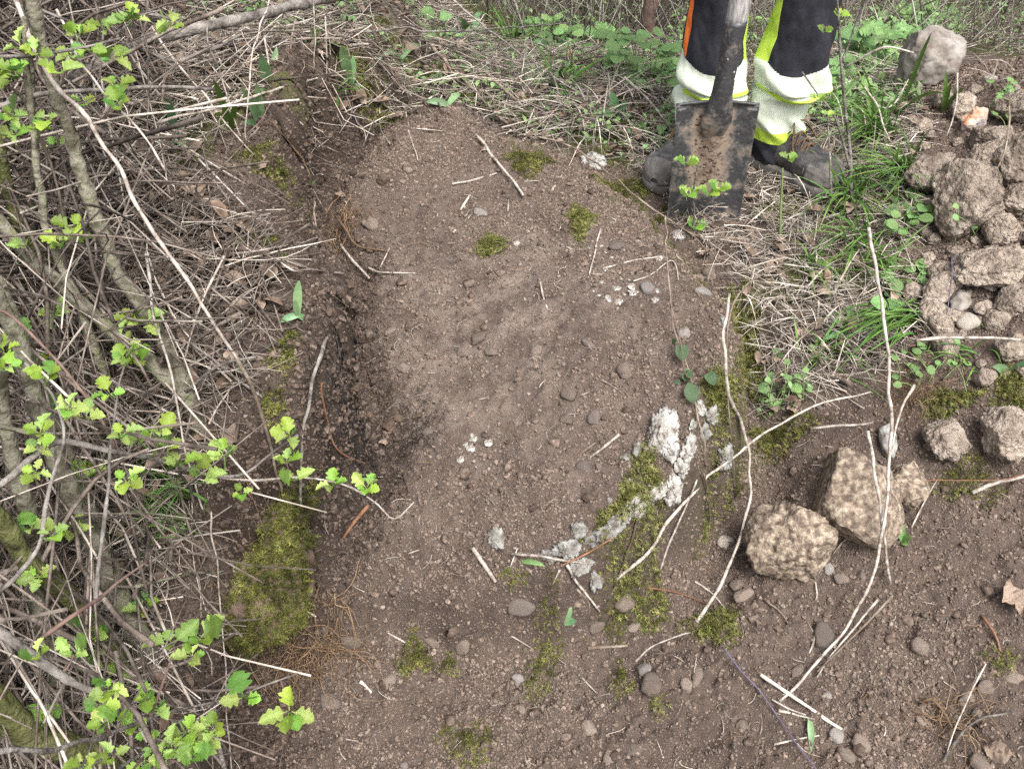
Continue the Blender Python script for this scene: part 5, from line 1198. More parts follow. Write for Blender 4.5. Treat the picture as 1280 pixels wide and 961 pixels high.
grass_tuft(1135, 400, 60, 110, 0.6, 'bright green grass tuft beside the white cane', (-1.0, -0.7), 1, wpx=4)
grass_tuft(1100, 170, 80, 130, 0.9, 'long green grass tuft between legs and spoil heap', (-0.5, -0.4), 2)
grass_tuft(1060, 250, 60, 100, 0.9, 'grass tuft beside the right boot', (-0.2, -0.5), 3)
grass_tuft(1090, 330, 30, 80, 0.9, 'grass tuft at the upper end of the white cane', (0.1, -0.6), 4)
grass_tuft(230, 640, 46, 90, 0.8, 'dark green grass tuft under the leafy hawthorn branch', (-0.3, -0.4), 5)
grass_tuft(215, 610, 30, 80, 0.9, 'thin grass tuft deeper in the thicket', (-0.2, 0), 6)
grass_tuft(1040, 150, 30, 100, 0.9, 'grass tuft behind the right leg', (0.4, -0.2), 7)
grass_tuft(700, 110, 50, 90, 1.2, 'tangled grass tuft on the mound shoulder', (0.2, -0.6), 8)
grass_tuft(640, 60, 40, 90, 1.2, 'grass tuft on the mound crest', (0, -0.4), 9)
grass_tuft(400, 70, 26, 70, 1.2, 'grass tuft under the fallen branch', (0, -0.3), 10)
grass_tuft(1050, 200, 60, 100, 1.2, 'bleached dry grass tuft beside the right boot', (0.2, -0.5), 11, mt='straw', wpx=2)
grass_tuft(740, 150, 70, 110, 1.4, 'bleached dry grass tuft on the mound shoulder', (0.1, -0.6), 12, mt='straw', wpx=2)
grass_tuft(1000, 390, 60, 80, 1.6, 'bleached dry grass tuft right of the mossy rim', (0, -0.5), 13, mt='straw', wpx=2)
grass_tuft(1240, 110, 20, 60, 1.0, 'sparse grass on top of the spoil heap', (0, -0.2), 14, mt='straw', wpx=2)
grass_tuft(1010, 330, 26, 80, 1.0, 'thin grass tuft right of the spade tip', (0.2, -0.5), 16)
grass_tuft(1075, 300, 30, 110, 1.0, 'long-bladed grass tuft below the right boot', (-0.6, -0.6), 17)
grass_tuft(1125, 215, 60, 100, 1.0, 'grass tuft at the foot of the squarish clod', (-0.5, -0.5), 18)
grass_tuft(1030, 440, 24, 70, 1.2, 'low grass tuft in the dry grass outside the rim', (0.2, -0.5), 19)
grass_tuft(1215, 445, 14, 70, 0.8, 'few grass blades growing on the heap side', (-0.6, -0.4), 15)

def leafy(u, v, w, h, n, Lpx, meshes, label, name='leafy_herb', hz=0.1, seed=0, cat='plant'):
    r = np.random.default_rng(seed + 700); c = P(u, v + h / 2); D = dep(c); t = thing(name, c, label, cat)
    B = Bag()
    for k in range(n):
        uu = u + w / 2 * r.uniform(-1, 1); vv = v + h / 2 * r.uniform(-1, 1)
        p = EYE + ray(uu, vv) * (D * r.uniform(0.97, 1.05)); g0 = float(T(p[0], p[1]))
        p[2] = max(p[2], g0 + 0.01)
        foot = c + np.array([r.normal(0, 0.02), r.normal(0, 0.02), 0]) + (p - c) * np.array([0.5, 0.5, 0])
        foot[2] = float(T(foot[0], foot[1]))
        V, F = tubes(smooth_path([foot, (foot + p) / 2 + np.array([0, 0, 0.01]), p], 5)[None], np.array([[0.0014, 0.0012, 0.001, 0.001, 0.0008]]), 4)
        B.add(V, F)
        az = r.uniform(0, 2 * math.pi); dr = np.array([math.cos(az), math.sin(az) - 0.4, 0.1])
        put_leaf(meshes[k % len(meshes)], p, dr, (0, -0.5 + r.uniform(-.3, .3), 1), Lpx * r.uniform(0.7, 1.25) / FPX * D, t)
    B.build('stem', M['sprout'], t)
    return t
leafy(800, 72, 88, 72, 62, 17, ROUND, 'round-leaved green herb growing in front of the far trunk', seed=1)
leafy(690, 40, 80, 40, 34, 14, ROUND, 'low green herb on the far slope beyond the mound', seed=12)
leafy(840, 95, 40, 40, 22, 15, ROUND, 'round-leaved herb close behind the left leg', seed=13)
leafy(1150, 25, 80, 40, 30, 20, MAPLE, 'leafy herb behind the limestone block', seed=14)
leafy(735, 52, 70, 40, 40, 15, ROUND, 'paler round-leaved herb left of the big one', seed=2)
leafy(1098, 60, 110, 60, 40, 26, MAPLE, 'leafy green herb left of the limestone block', seed=3)
leafy(1060, 100, 60, 60, 24, 20, MAPLE, 'leafy herb behind the right leg', seed=4)
leafy(1130, 275, 60, 30, 20, 16, ROUND, 'small round-leaved herb beside the heap clods', seed=5)
leafy(1125, 370, 40, 30, 14, 18, ROUND, 'clover-like herb left of the tilted clod', seed=6)
leafy(1160, 460, 90, 40, 22, 11, ROUND, 'small pale herb below the broken clod', seed=7)
leafy(1255, 125, 30, 50, 18, 10, ROUND, 'bright small-leaved sprig on the spoil heap', seed=8)
leafy(1225, 270, 60, 40, 16, 10, ROUND, 'small sprig growing between the clods', seed=9)
leafy(985, 470, 60, 40, 14, 12, ROUND, 'little herb outside the mossy rim', seed=10)
leafy(530, 30, 60, 40, 14, 14, MAPLE, 'few green leaves on the mound crest', seed=11)
# bramble sprig on the rim
bs = thing('bramble_sprig', P(862, 478), 'dark serrated bramble leaves hanging over the wall rim', 'bramble')
for k, (u, v, du, dv, Lp) in enumerate([(850, 428, 4, 22, 30), (846, 425, -8, 4, 14), (855, 460, 6, 14, 26), (860, 478, 8, 24, 34), (850, 480, -8, -6, 14), (880, 470, 20, 6, 30), (858, 470, 10, -4, 20)]):
    a = P(u, v, .035); b = P(u + du, v + dv, .025); put_leaf(BRAM[k % 2], a, b - a, (0.1, -0.6, 0.8), 0.78 * Lp / FPX * dep(a), bs)
W = stem_pts([(838, 380, .04), (850, 425, .036), (858, 470, .035), (878, 472, .035)]); p_, V_, F_ = stem_geo(W, 0.001, 0.0008, 5); wobj('stem', V_, F_, M['bark_red'], bs)
# saplings and seedlings by the spade
def sapling(stems, leaves, label, L=16, mt='bark_grey', lm=None):
    W0 = stem_pts(stems[0][0]); t = thing('sapling', W0[0], label, 'sapling')
    for pts, px in stems:
        W = stem_pts(pts); p, V, F = stem_geo(W, px_r(W, px), px_r(W, px * 0.6), 6, jit=0.001); wobj('stem', V, F, M[mt], t)
    r = np.random.default_rng(len(leaves) + 3)
    for (u, v, h) in leaves:
        c = P(u, v, h)
        for j in range(4):
            az = j * 1.57 + r.uniform(0, 1); put_leaf((lm or LEAVES)[j % 3], c, (math.cos(az), math.sin(az) * .6 - .2, 0.4), (0, -0.5, 0.9), L / FPX * dep(c), t)
    return t
sapling([([(866, 296, 0), (868, 262, .06), (866, 244, .09), (872, 206, .16)], 3.5), ([(866, 250, .08), (880, 246, .09), (890, 246, .09)], 2.5), ([(890, 246, .09), (895, 236, .11)], 2.5)],
        [(858, 204, .165), (860, 244, .09), (898, 236, .11), (868, 284, .02), (886, 242, .1)], 'young seedling with lobed leaves in front of the spade blade')
sapling([([(975, 305, 0), (976, 260, .07), (978, 210, .15)], 3.5)], [(985, 200, .16)], 'slender green seedling in front of the right boot', 14, 'sprout')
sapling([([(1065, 262, 0), (1062, 190, .12), (1056, 130, .22), (1050, 60, .34), (1046, -10, .46)], 5), ([(1064, 215, .08), (1045, 150, .18), (1020, 115, .24), (1003, 90, .28)], 3.5), ([(1052, 80, .3), (1070, 30, .38), (1085, -10, .45)], 3),
         ([(1062, 190, .12), (1040, 170, .15)], 2.5)], [(1030, 40, .37), (1022, 125, .23), (1050, 20, .41)], 'leafless sapling with thorny twigs beside the right leg', 12)
sapling([([(1040, 270, 0), (1038, 215, .09), (1034, 140, .2)], 3)], [(1034, 145, .2)], 'thin upright twig standing beside the right boot', 10)

# ------------------------------------------------------------------ single dead leaves and odd bits
rd = np.random.default_rng(41)
dl = [(965, 340, 30, 'pale dead leaf by the spade tip in the dry grass'), (969, 455, 30, 'whitish dead leaf right of the mossy rim'), (1005, 420, 20, 'small pale dead leaf in the dry grass'), (993, 510, 26, 'white curled dead leaf above the jagged stone'),
 (905, 295, 30, 'pale dead leaf at the foot of the spade'), (1264, 752, 40, 'torn pinkish dead leaf on the soil right of the cane'), (1247, 940, 38, 'pale crumpled dead leaf on the brown stone'), (945, 765, 40, 'flat pinkish brown leaf plate on the soil'),
 (250, 600, 34, 'curled brown dead leaf under the leafy branch'), (290, 545, 34, 'crumpled brown dead leaf beside the falling cane'), (265, 400, 34, 'grey brown dead leaf under the grey bent cane'), (290, 400, 30, 'folded brown dead leaf on the left bank'),
 (195, 378, 36, 'striped pale dead leaf between the forked stems'), (110, 485, 28, 'whitish dead leaf deep in the thicket'), (410, 60, 40, 'blue grey dead leaf under the fallen branch'), (500, 55, 44, 'long brown dead leaf on the mound crest'),
 (600, 90, 40, 'big brown crumpled dead leaf on the rotten stick'), (725, 95, 32, 'curled brown dead leaf before the round-leaved herb'), (700, 68, 20, 'pale dead leaf hanging on the mound shoulder'), (420, 205, 20, 'small pinkish dead leaf at the bank hollow'),
 (486, 550, 24, 'dark oval dead leaf lying on the slab edge'), (428, 240, 20, 'brown dead leaf on the bank hollow edge'), (315, 300, 26, 'brown dead leaf on the left bank below the hollow'), (822, 160, 30, 'pale dead leaf beside the left boot'), (850, 150, 26, 'whitish dead leaf behind the left boot'),
 (730, 328, 14, 'small grey dead leaf on the upper slab'), (880, 320, 20, 'pale dead leaf on the rim below the spade'), (320, 205, 30, 'brown dead leaf hanging over the bank'), (292, 800, 24, 'brown dead leaf below the mossy block'), (670, 460, 9, 'tiny grey dead leaf at the end of a straw')]
for k, (u, v, L, lb) in enumerate(dl):
    c = P(u, v, 0.008); az = rd.uniform(0, 6.28)
    o = put_leaf(DEAD[k % 3], c - 0.5 * L / FPX * dep(c) * np.array([math.cos(az), math.sin(az), 0]), (math.cos(az), math.sin(az), 0.1), normal(c[0], c[1]) + rd.normal(0, 0.2, 3), L / FPX * dep(c), None, 'dead_leaf')
    tag(o, lb, 'leaf')

# ------------------------------------------------------------------ far trunks and brush
def trunk(u, v, px, tops, label, mt, name='tree', limbs=()):
    c = P(u, v); t = thing(name, c, label, 'tree', 'trees behind the person')
    W = [c - np.array([0, 0, 0.03])]; D = dep(c)
    for (dx, dy, h) in tops: W.append(c + np.array([dx, dy, h]))
    p, V, F = stem_geo(np.array(W), px / 2 / FPX * D, px / 2 / FPX * D * 0.45, 12, 60, 0.01, seed=int(u)); wobj('trunk', V, F, M[mt], t)
    r = np.random.default_rng(int(u) + 5); B = Bag()
    for k in range(16):
        i = r.integers(22, 58); a = p[i]; az = r.uniform(0, 6.28); L = r.uniform(0.4, 1.1)
        q = [a, a + np.array([math.cos(az) * L * .5, math.sin(az) * L * .5, L * .35]), a + np.array([math.cos(az) * L, math.sin(az) * L, L * r.uniform(.3, .8)])]
        _, V, F = stem_geo(np.array(q), 0.008, 0.002, 5, 10, 0.006, seed=k); B.add(V, F)
        for m in range(5):
            b = np.array(q[1]) + r.normal(0, 0.1, 3); e = b + r.normal(0, 0.25, 3) + np.array([0, 0, 0.1]); _, V, F = stem_geo(np.array([q[1], b, e]), 0.003, 0.001, 4, 6, 0.003); B.add(V, F)
    B.build('crown', M['bark_grey'], t)
    return t
trunk(806, 62, 18, [(0.01, 0, .5), (0.03, 0.02, 1.2), (0.0, 0.1, 2.2), (0.05, 0.15, 3.2)], 'reddish brown trunk rising behind the round-leaved herb', 'bark_red')
trunk(930, 18, 15, [(0.01, 0, .5), (0.06, 0.02, 1.2), (0.1, 0.1, 2.4)], 'grey trunk seen between the two legs', 'bark_grey')
trunk(1115, 22, 12, [(0.18, 0.05, .4), (0.4, 0.1, 1.0), (0.6, 0.1, 2.0)], 'dark leaning trunk behind the leafy herb', 'bark')
trunk(1255, 12, 16, [(0.05, 0, .5), (0.16, 0.05, 1.2), (0.3, 0.1, 2.4)], 'dark trunk behind the spoil heap', 'bark_grey')
trunk(580, -40, 13, [(0, 0, .5), (-0.06, 0.1, 1.4), (-0.1, 0.1, 2.4)], 'thin trunk standing beyond the mound crest', 'bark_grey')
trunk(700, -60, 11, [(0, 0, .5), (0.06, 0.1, 1.4), (0.1, 0.1, 2.4)], 'thin trunk standing in the far brush', 'bark')
def brush(name, label, poly, n, seed, xr, yr, h0, h1, mt='twig', r0=0.0008, r1=0.0032, lean=0.5):
    r = np.random.default_rng(seed); x, y = scatter(poly, n, r, xr, yr); npt = 7
    L = r.uniform(h0, h1, n); d = np.stack([r.normal(0, lean, n), r.normal(0, lean, n), np.ones(n)], -1); d /= np.linalg.norm(d, axis=1, keepdims=True)
    s = np.linspace(0, 1, npt); c = np.stack([x, y, T(x, y) - 0.01], -1)
    bend = r.normal(0, 0.18, (n, 2))
    Pk = c[:, None] + d[:, None] * (L[:, None] * s)[..., None]; Pk[..., :2] += bend[:, None] * (L[:, None] * s ** 2)[..., None]
    Pk += r.normal(0, 0.012, Pk.shape) * s[None, :, None]
    V, F = tubes(Pk, (r0 + (r1 - r0) * r.random(n) ** 2)[:, None] * np.linspace(1, 0.4, npt)[None], 4)
    return tag(wobj(name, V, F, M[mt], None, np.repeat(r.random(n), npt * 4), True, (float(x.mean()), float(y.mean()), float(c[:, 2].min()))), label, 'brush', kind='stuff')
FARB = wpoly([(880, -250), (2000, -250), (2000, -30), (1180, 10), (880, 20)])
brush('far_brush', 'grey brown bare brush behind the person and heap', LIT_B, 3000, 5, (0.2, 4), (2.9, 7.5), 0.3, 1.8, 'far_twig')
brush('far_brush', 'bare brush beyond the mound crest', BACKL, 3200, 6, (-2.0, 1.5), (2.9, 7.5), 0.3, 1.8, 'far_twig')
tangle('far_twig_tangle', 'leaning dark twigs in the brush behind the spoil heap', 'brush', LIT_B, 500, 0.5, 0.4, 1.2, 0.002, 0.005, 'twig', 88, [0.6, 0.8], 6, 4, (0.7, 4), (2.8, 6.5), 0.5)
# ================================================================== THE SPADE
M['steel'] = mat('worn_black_steel', [(0.016, 0.016, 0.018), (0.035, 0.034, 0.036), (0.075, 0.07, 0.066)], 28, 0.5, 0.25, 160, rnd=None, spec=0.5, contrast=(0.35, 0.75))
M['ash'] = mat('grey_worn_shaft', [(0.13, 0.12, 0.115), (0.25, 0.235, 0.225), (0.36, 0.345, 0.335)], 40, 0.6, 0.3, 120, rnd=None, stretch=(6, 6, 1))
M['red'] = mat('red_paint', [(0.32, 0.03, 0.045), (0.45, 0.05, 0.07)], 40, 0.45, 0.1, 100, rnd=None)
def blade_material():
    m = bpy.data.materials.new('muddy_blade'); m.use_nodes = True; N = m.node_tree.nodes; L = m.node_tree.links; b = N['Principled BSDF']
    tc = N.new('ShaderNodeTexCoord'); at = N.new('ShaderNodeAttribute'); at.attribute_name = 'mud'
    n = N.new('ShaderNodeTexNoise'); n.inputs['Scale'].default_value = 32; n.inputs['Detail'].default_value = 10; n.inputs['Roughness'].default_value = 0.75; L.new(tc.outputs['Object'], n.inputs[0])
    ad = N.new('ShaderNodeMath'); ad.operation = 'ADD'; ml = N.new('ShaderNodeMath'); ml.operation = 'MULTIPLY_ADD'; ml.inputs[1].default_value = 2.2; ml.inputs[2].default_value = -0.6; L.new(n.outputs['Fac'], ml.inputs[0]); L.new(at.outputs['Fac'], ad.inputs[0]); L.new(ml.outputs[0], ad.inputs[1])
    r = N.new('ShaderNodeValToRGB'); e = r.color_ramp.elements
    for i, (p, c) in enumerate([(0.50, (0.03, 0.03, 0.032)), (0.66, (0.075, 0.07, 0.066)), (0.80, (0.135, 0.105, 0.08)), (1.02, (0.195, 0.15, 0.112)), (1.25, (0.11, 0.075, 0.052))]):
        p = p / 1.6; el = e[i] if i < 2 else e.new(p); el.position = p; el.color = c + (1,)
    sc = N.new('ShaderNodeMath'); sc.operation = 'DIVIDE'; sc.inputs[1].default_value = 1.6; L.new(ad.outputs[0], sc.inputs[0]); L.new(sc.outputs[0], r.inputs[0]); L.new(r.outputs[0], b.inputs['Base Color'])
    rr = N.new('ShaderNodeMapRange'); rr.inputs['From Min'].default_value = 0.35; rr.inputs['From Max'].default_value = 0.55; rr.inputs['To Min'].default_value = 0.42; rr.inputs['To Max'].default_value = 0.9; L.new(sc.outputs[0], rr.inputs[0]); L.new(rr.outputs[0], b.inputs['Roughness'])
    n2 = N.new('ShaderNodeTexNoise'); n2.inputs['Scale'].default_value = 140; n2.inputs['Detail'].default_value = 6; L.new(tc.outputs['Object'], n2.inputs[0])
    bp = N.new('ShaderNodeBump'); bp.inputs['Strength'].default_value = 0.5; bp.inputs['Distance'].default_value = 0.003; L.new(n2.outputs['Fac'], bp.inputs['Height']); L.new(bp.outputs[0], b.inputs['Normal'])
    return m
M['blade'] = blade_material()
foot = P(878, 275); YS = foot[1]
spade = thing('spade', foot, 'muddy black digging spade standing upright before the legs', 'spade')
bl, br, tl, tr = on_plane(834, 268, YS), on_plane(922, 279, YS), on_plane(847, 125, YS + 0.01), on_plane(949, 132, YS + 0.01)
bl[2] -= 0.012; br[2] -= 0.012
mc = (bl + br) / 2; tc_ = (tl + tr) / 2; axis_z = (tc_ - mc); HB = np.linalg.norm(axis_z); axis_z /= HB
axis_x = (tr - tl) / np.linalg.norm(tr - tl); axis_x -= axis_z * (axis_x @ axis_z); axis_x /= np.linalg.norm(axis_x); axis_y = np.cross(axis_z, axis_x)
WT, WB = np.linalg.norm(tr - tl) / 2, np.linalg.norm(br - bl) / 2
def sp(x, y, z): return mc + x[..., None] * axis_x + y[..., None] * axis_y + z[..., None] * axis_z
nu, nv = 60, 80
U, Vv = np.meshgrid(np.linspace(-1, 1, nu), np.linspace(0, 1, nv)); hw = WB + (WT - WB) * Vv ** 1.2
shoulder = np.where(Vv > 0.9, 0, 0)
dish = 0.010 * (1 - U ** 2) * (0.3 + 0.7 * np.sin(Vv * math.pi * 0.5))
rib = -0.02 * np.exp(-(U / (0.2 + 0.25 * (1 - Vv))) ** 2) * sm((Vv - 0.3) / 0.7)
edge = 0.004 * np.abs(U) ** 8
zz = Vv * HB - 0.006 * np.abs(U) ** 2.0 * (Vv > 0.96)
X = U * hw; Yb = dish + rib - edge
mud = 0.62 * np.exp(-((U + 0.05) / 0.5) ** 4) * sm((Vv - 0.16) / 0.25) * (1 - 0.5 * sm((Vv - 0.9) / 0.1)) + 0.22 * fbm2(U * 2.2 + 3, Vv * 3, 3, 8) + 0.05
mud = np.maximum(mud, 0.25 * sm((0.1 - Vv) / 0.1)) + 0.1 * np.exp(-((U - 0.0) / 0.3) ** 2 - ((Vv - 0.75) / 0.15) ** 2)
Vf = sp(X, Yb, zz).reshape(-1, 3); Vr = sp(X, Yb + 0.0022, zz).reshape(-1, 3)
i0 = (np.arange(nv - 1)[:, None] * nu + np.arange(nu - 1)[None]).ravel(); q = np.stack([i0, i0 + 1, i0 + nu + 1, i0 + nu], -1); N0 = nu * nv
per = np.concatenate([np.arange(nu), np.arange(2 * nu - 1, N0, nu), np.arange(N0 - 2, N0 - nu - 1, -1), np.arange(N0 - 2 * nu, 0, -nu)])
pn = np.roll(per, -1); rim_f = np.stack([per, per + N0, pn + N0, pn], -1)
wobj('blade', np.concatenate([Vf, Vr]), np.concatenate([q, q[:, ::-1] + N0, rim_f]), M['blade'], spade, extra={'mud': np.concatenate([mud.ravel(), mud.ravel()])})
rm = np.random.default_rng(4); Bk = Bag(); B1, F1 = ico(1)
for k in range(260):
    uu, vv_ = np.clip(rm.normal(-0.05, 0.32), -0.85, 0.85), np.clip(rm.normal(0.58, 0.2), 0.05, 0.97); iu, iv_ = int((uu + 1) / 2 * (nu - 1)), int(vv_ * (nv - 1))
    s_ = 0.001 + 0.0035 * rm.random() ** 3; Bk.add(Vf[iv_ * nu + iu] + B1 * (1 + 0.4 * rm.normal(size=(12, 1)) * 0.5) * s_ * np.array([1.3, 0.5, 1.0]), F1, rm.random())
mo_ = Bk.build('stuck_mud', M['crumb'], spade); mo_['kind'] = 'stuff'
for s in (-1, 1):       # rolled treads on the shoulders
    n = 14; t = np.linspace(0, 1, n)
    p = sp(s * (WT * 1.005 - t * (WT - 0.016)), 0.002 + 0.004 * t - 0.012 * t ** 4, HB - 0.001 - 0.005 * (1 - t) ** 2 + 0.006 * t ** 4)
    V, F = tubes(p[None], np.full((1, n), 0.0036), 8); wobj('tread', V, F, M['steel'], spade)
s0, s1 = on_plane(890, 178, YS), on_plane(921, 26, YS + 0.012)
n = 30; t = np.linspace(0, 1, n); p = s0 * (1 - t[:, None]) + s1 * t[:, None]; D_ = dep(p[10])
R = np.interp(t, [0, 0.08, 0.18, 0.28, 0.42, 0.55, 1.0], [7, 15, 20, 17.5, 13, 12, 13.2]) / FPX * D_          # flares into the blade
RY = np.interp(t, [0, 0.1, 0.3, 0.45, 1.0], [0.002, 0.007, 0.016, 0.0225, 0.024])
back = np.interp(t, [0, 0.1, 0.3, 0.5, 1.0], [0.012, 0.001, -0.003, 0.0, 0.004])
a_ = np.linspace(0, 2 * math.pi, 24, endpoint=False)
V = p[:, None] + R[:, None, None] * np.cos(a_)[None, :, None] * axis_x + (back[:, None] + RY[:, None] * np.sin(a_)[None])[..., None] * axis_y
V = V.reshape(-1, 3); i_ = np.arange(n - 1)[:, None] * 24; j_ = np.arange(24)[None]
F = [np.stack([i_ + j_, i_ + (j_ + 1) % 24, i_ + 24 + (j_ + 1) % 24, i_ + 24 + j_], -1).reshape(-1, 4), np.stack([np.arange(24)[::-1], (n - 1) * 24 + np.arange(24)])]
sock = wobj('socket', V, F, M['blade'], spade, extra={'mud': np.repeat(0.42 * sm((0.32 - t) / 0.3), 24)})
p = p + axis_y * back[:, None]; R = R
pale = M['ash']; ax = (s1 - s0) / np.linalg.norm(s1 - s0)
for k, (a, off) in enumerate([(0.8, 0.5), (0.93, -0.3), (0.7, 0.9)]):
    c = p[int(a * 23)] - axis_y * R[int(a * 23)] * 0.98 * math.cos(off) + axis_x * R[int(a * 23)] * math.sin(off)
    V, F = ico(2); wobj('rivet', c + V * 0.0035, F, M['ash'], sock)
e0 = p[-1] - ax * 0.01; e1 = e0 + ax * 0.085; e2 = e0 + ax * 0.66; rs = R[-1] * 0.97
V, F = tubes(np.stack([e0 + (e1 - e0) * k / 5 for k in range(6)])[None], np.full((1, 6), rs), 20); wobj('collar', V, F, M['ash'], spade)
V, F = tubes(np.stack([e1 + (e2 - e1) * k / 9 for k in range(10)])[None], np.full((1, 10), rs * 0.93), 20); wobj('shaft', V, F, M['red'], spade)
th = np.linspace(-0.25, 1.25, 17) * math.pi; dg = np.stack([e2 + ax * (0.055 + 0.055 * math.sin(a)) + axis_x * 0.06 * math.cos(a) for a in th])
V, F = tubes(dg[None], np.full((1, 17), 0.012), 12); wobj('grip', V, F, M['steel'], spade)
GRIP = e2 + ax * 0.11

# ================================================================== THE PERSON
def cloth(name, cols, bs=900, **k): return mat(name, cols, 30, 0.9, 0.35, bs, rnd=None, spec=0.15, **k)
M['black_cloth'] = cloth('black_work_cloth', [(0.016, 0.0165, 0.021), (0.029, 0.03, 0.037)])
M['white_band'] = mat('reflective_white_band', [(0.36, 0.37, 0.26), (0.50, 0.555, 0.43), (0.56, 0.61, 0.50)], 11, 0.85, 0.08, 400, rnd=None, spec=0.2, bdist=0.002, contrast=(0.25, 0.45))
M['lime'] = cloth('fluorescent_lime_cloth', [(0.42, 0.60, 0.06), (0.50, 0.68, 0.10)], 700)
M['orange'] = cloth('fluorescent_orange_cloth', [(0.75, 0.16, 0.035), (0.85, 0.22, 0.05)], 700)
M['boot'] = mat('scuffed_grey_leather', [(0.022, 0.021, 0.021), (0.045, 0.043, 0.043), (0.085, 0.08, 0.077)], 40, 0.6, 0.4, 240, rnd=None, spec=0.35)
M['rubber'] = mat('dusty_rubber', [(0.07, 0.063, 0.057), (0.15, 0.138, 0.127)], 35, 0.85, 0.3, 200, rnd=None)
M['lace'] = mat('brown_lace', [(0.05, 0.032, 0.02), (0.16, 0.1, 0.055)], 260, 0.8, 0.2, 400, rnd=None)
M['skin'] = mat('skin', [(0.42, 0.24, 0.17), (0.5, 0.3, 0.22)], 30, 0.5, 0.15, 200, rnd=None)
AL, AR = P(868, 208), P(966, 211)
for A in (AL, AR): A[2] = float(np.mean(T(A[0] + np.linspace(-.05, .1, 9), A[1] + np.linspace(-.06, .02, 9)))) + 0.004
pc_ = (AL + AR) / 2
person = thing('person', pc_, 'person in black and fluorescent work trousers and boots standing behind the spade', 'person')
body_k = {}
def boot(A, dr, side):
    d = np.array([dr[0], dr[1], 0]); d /= np.linalg.norm(d); s = np.array([d[1], -d[0], 0]); zup = np.array([0, 0, 1.0])
    Lb = 0.255; nb, nt = 44, 40; t = np.linspace(0, 1, nb)
    hwid = np.interp(t, [0, .04, .12, .3, .45, .62, .75, .86, .94, .985, 1], [.012, .026, .036, .034, .036, .045, .049, .047, .037, .02, .006])
    top = np.interp(t, [0, .03, .1, .22, .36, .5, .62, .72, .82, .9, .96, 1], [.06, .09, .115, .125, .122, .098, .08, .072, .07, .064, .048, .03])
    cb = np.interp(t, [0, .3, .6, 1], [0, .004, -.004, .004]) * side
    al = np.linspace(0, 2 * math.pi, nt, endpoint=False)
    V = []
    for i in range(nb):
        cz = (top[i] + 0.018) / 2; hz = (top[i] - 0.018) / 2
        sz = np.sign(np.sin(al)) * np.abs(np.sin(al)) ** 0.8; cx_ = np.sign(np.cos(al)) * np.abs(np.cos(al)) ** np.where(sz > 0, 0.8, 0.22)
        nar = np.where(sz > 0, 1 - 0.28 * sz * (t[i] < 0.6) - 0.1 * sz, 1.0)
        crease = 0.0022 * np.sin(t[i] * 150) * math.exp(-((t[i] - 0.6) / 0.07) ** 2) * (sz > 0)
        V.append(A[None] + d * ((t[i] - 0.31) * Lb) + s[None] * (cx_ * hwid[i] * nar + cb[i])[:, None] + zup[None] * (cz + sz * hz + crease)[:, None])
    V = np.concatenate(V); i = np.arange(nb - 1)[:, None] * nt; j = np.arange(nt)[None]
    F = [np.stack([i + j, i + (j + 1) % nt, i + nt + (j + 1) % nt, i + nt + j], -1).reshape(-1, 4), np.stack([np.arange(nt)[::-1], (nb - 1) * nt + np.arange(nt)])]
    up = wobj('boot', V, F, M['boot'], person)
    # sole
    V2 = []
    out = np.concatenate([np.stack([(t - 0.31) * Lb * 1.02, hwid + 0.005 + cb * 1], -1), np.stack([(t[::-1] - 0.31) * Lb * 1.02, -(hwid[::-1] + 0.005) + cb[::-1]], -1)])
    for z, k in ((-0.004, 0.97), (0.0, 1.0), (0.014, 1.0), (0.021, 0.985)): V2.append(A + out[:, :1] * k * d + out[:, 1:] * k * s + zup * z)
    m = len(out); V2 = np.concatenate(V2); i = np.arange(3)[:, None] * m; j = np.arange(m)[None]
    F2 = [np.stack([i + j, i + (j + 1) % m, i + m + (j + 1) % m, i + m + j], -1).reshape(-1, 4), np.stack([np.arange(m)[::-1], 3 * m + np.arange(m)])]
    wobj('sole', V2, F2, M['rubber'], up)
    # ribbed toe cap
    Vc = []; k0 = 33; rows = []
    for i_ in range(k0, nb):
        cz = (top[i_] + 0.018) / 2; hz = (top[i_] - 0.018) / 2
        a2 = np.linspace(-0.9, math.pi + 0.9, 30); s2 = np.sign(np.sin(a2)) * np.abs(np.sin(a2)) ** 0.8; c2 = np.sign(np.cos(a2)) * np.abs(np.cos(a2)) ** np.where(s2 > 0, 0.8, 0.22)
        up_ = np.clip((0.75 - s2) * 3, 0, 1); bl_ = 0.0032 + 0.0016 * np.sin(s2 * 22)
        Vc.append(A + d * ((t[i_] - 0.31) * Lb + 0.003) + s[None] * (c2 * (hwid[i_] * (1 - 0.1 * np.clip(s2, 0, 1)) + bl_) + cb[i_])[:, None] + zup * (cz + s2 * (hz + bl_ * (i_ > 37)) - 0.004 * (s2 > 0.7) * (i_ < 37))[:, None])
    Vc = np.concatenate(Vc); n1 = nb - k0; i = np.arange(n1 - 1)[:, None] * 30; j = np.arange(29)[None]
    wobj('toe_cap', Vc, np.stack([i + j, i + j + 1, i + 30 + j + 1, i + 30 + j], -1).reshape(-1, 4), M['rubber'], up)
    # laces
    for k in range(5):
        tt = 0.40 + 0.055 * k; ii_ = int(tt * (nb - 1)); zz_ = top[ii_] + 0.003; w_ = hwid[ii_] * 0.62
        for sg in (-1, 1):
            pts = [A + d * ((tt - 0.31) * Lb) + s * sg * w_ + zup * (zz_ - 0.013), A + d * ((tt + 0.02 - 0.31) * Lb) + zup * (zz_ + 0.001), A + d * ((tt + 0.05 - 0.31) * Lb) - s * sg * w_ + zup * (zz_ - 0.022)]
            V, F = tubes(smooth_path(pts, 8)[None], np.full((1, 8), 0.0021), 6); wobj('lace', V, F, M['lace'], up)
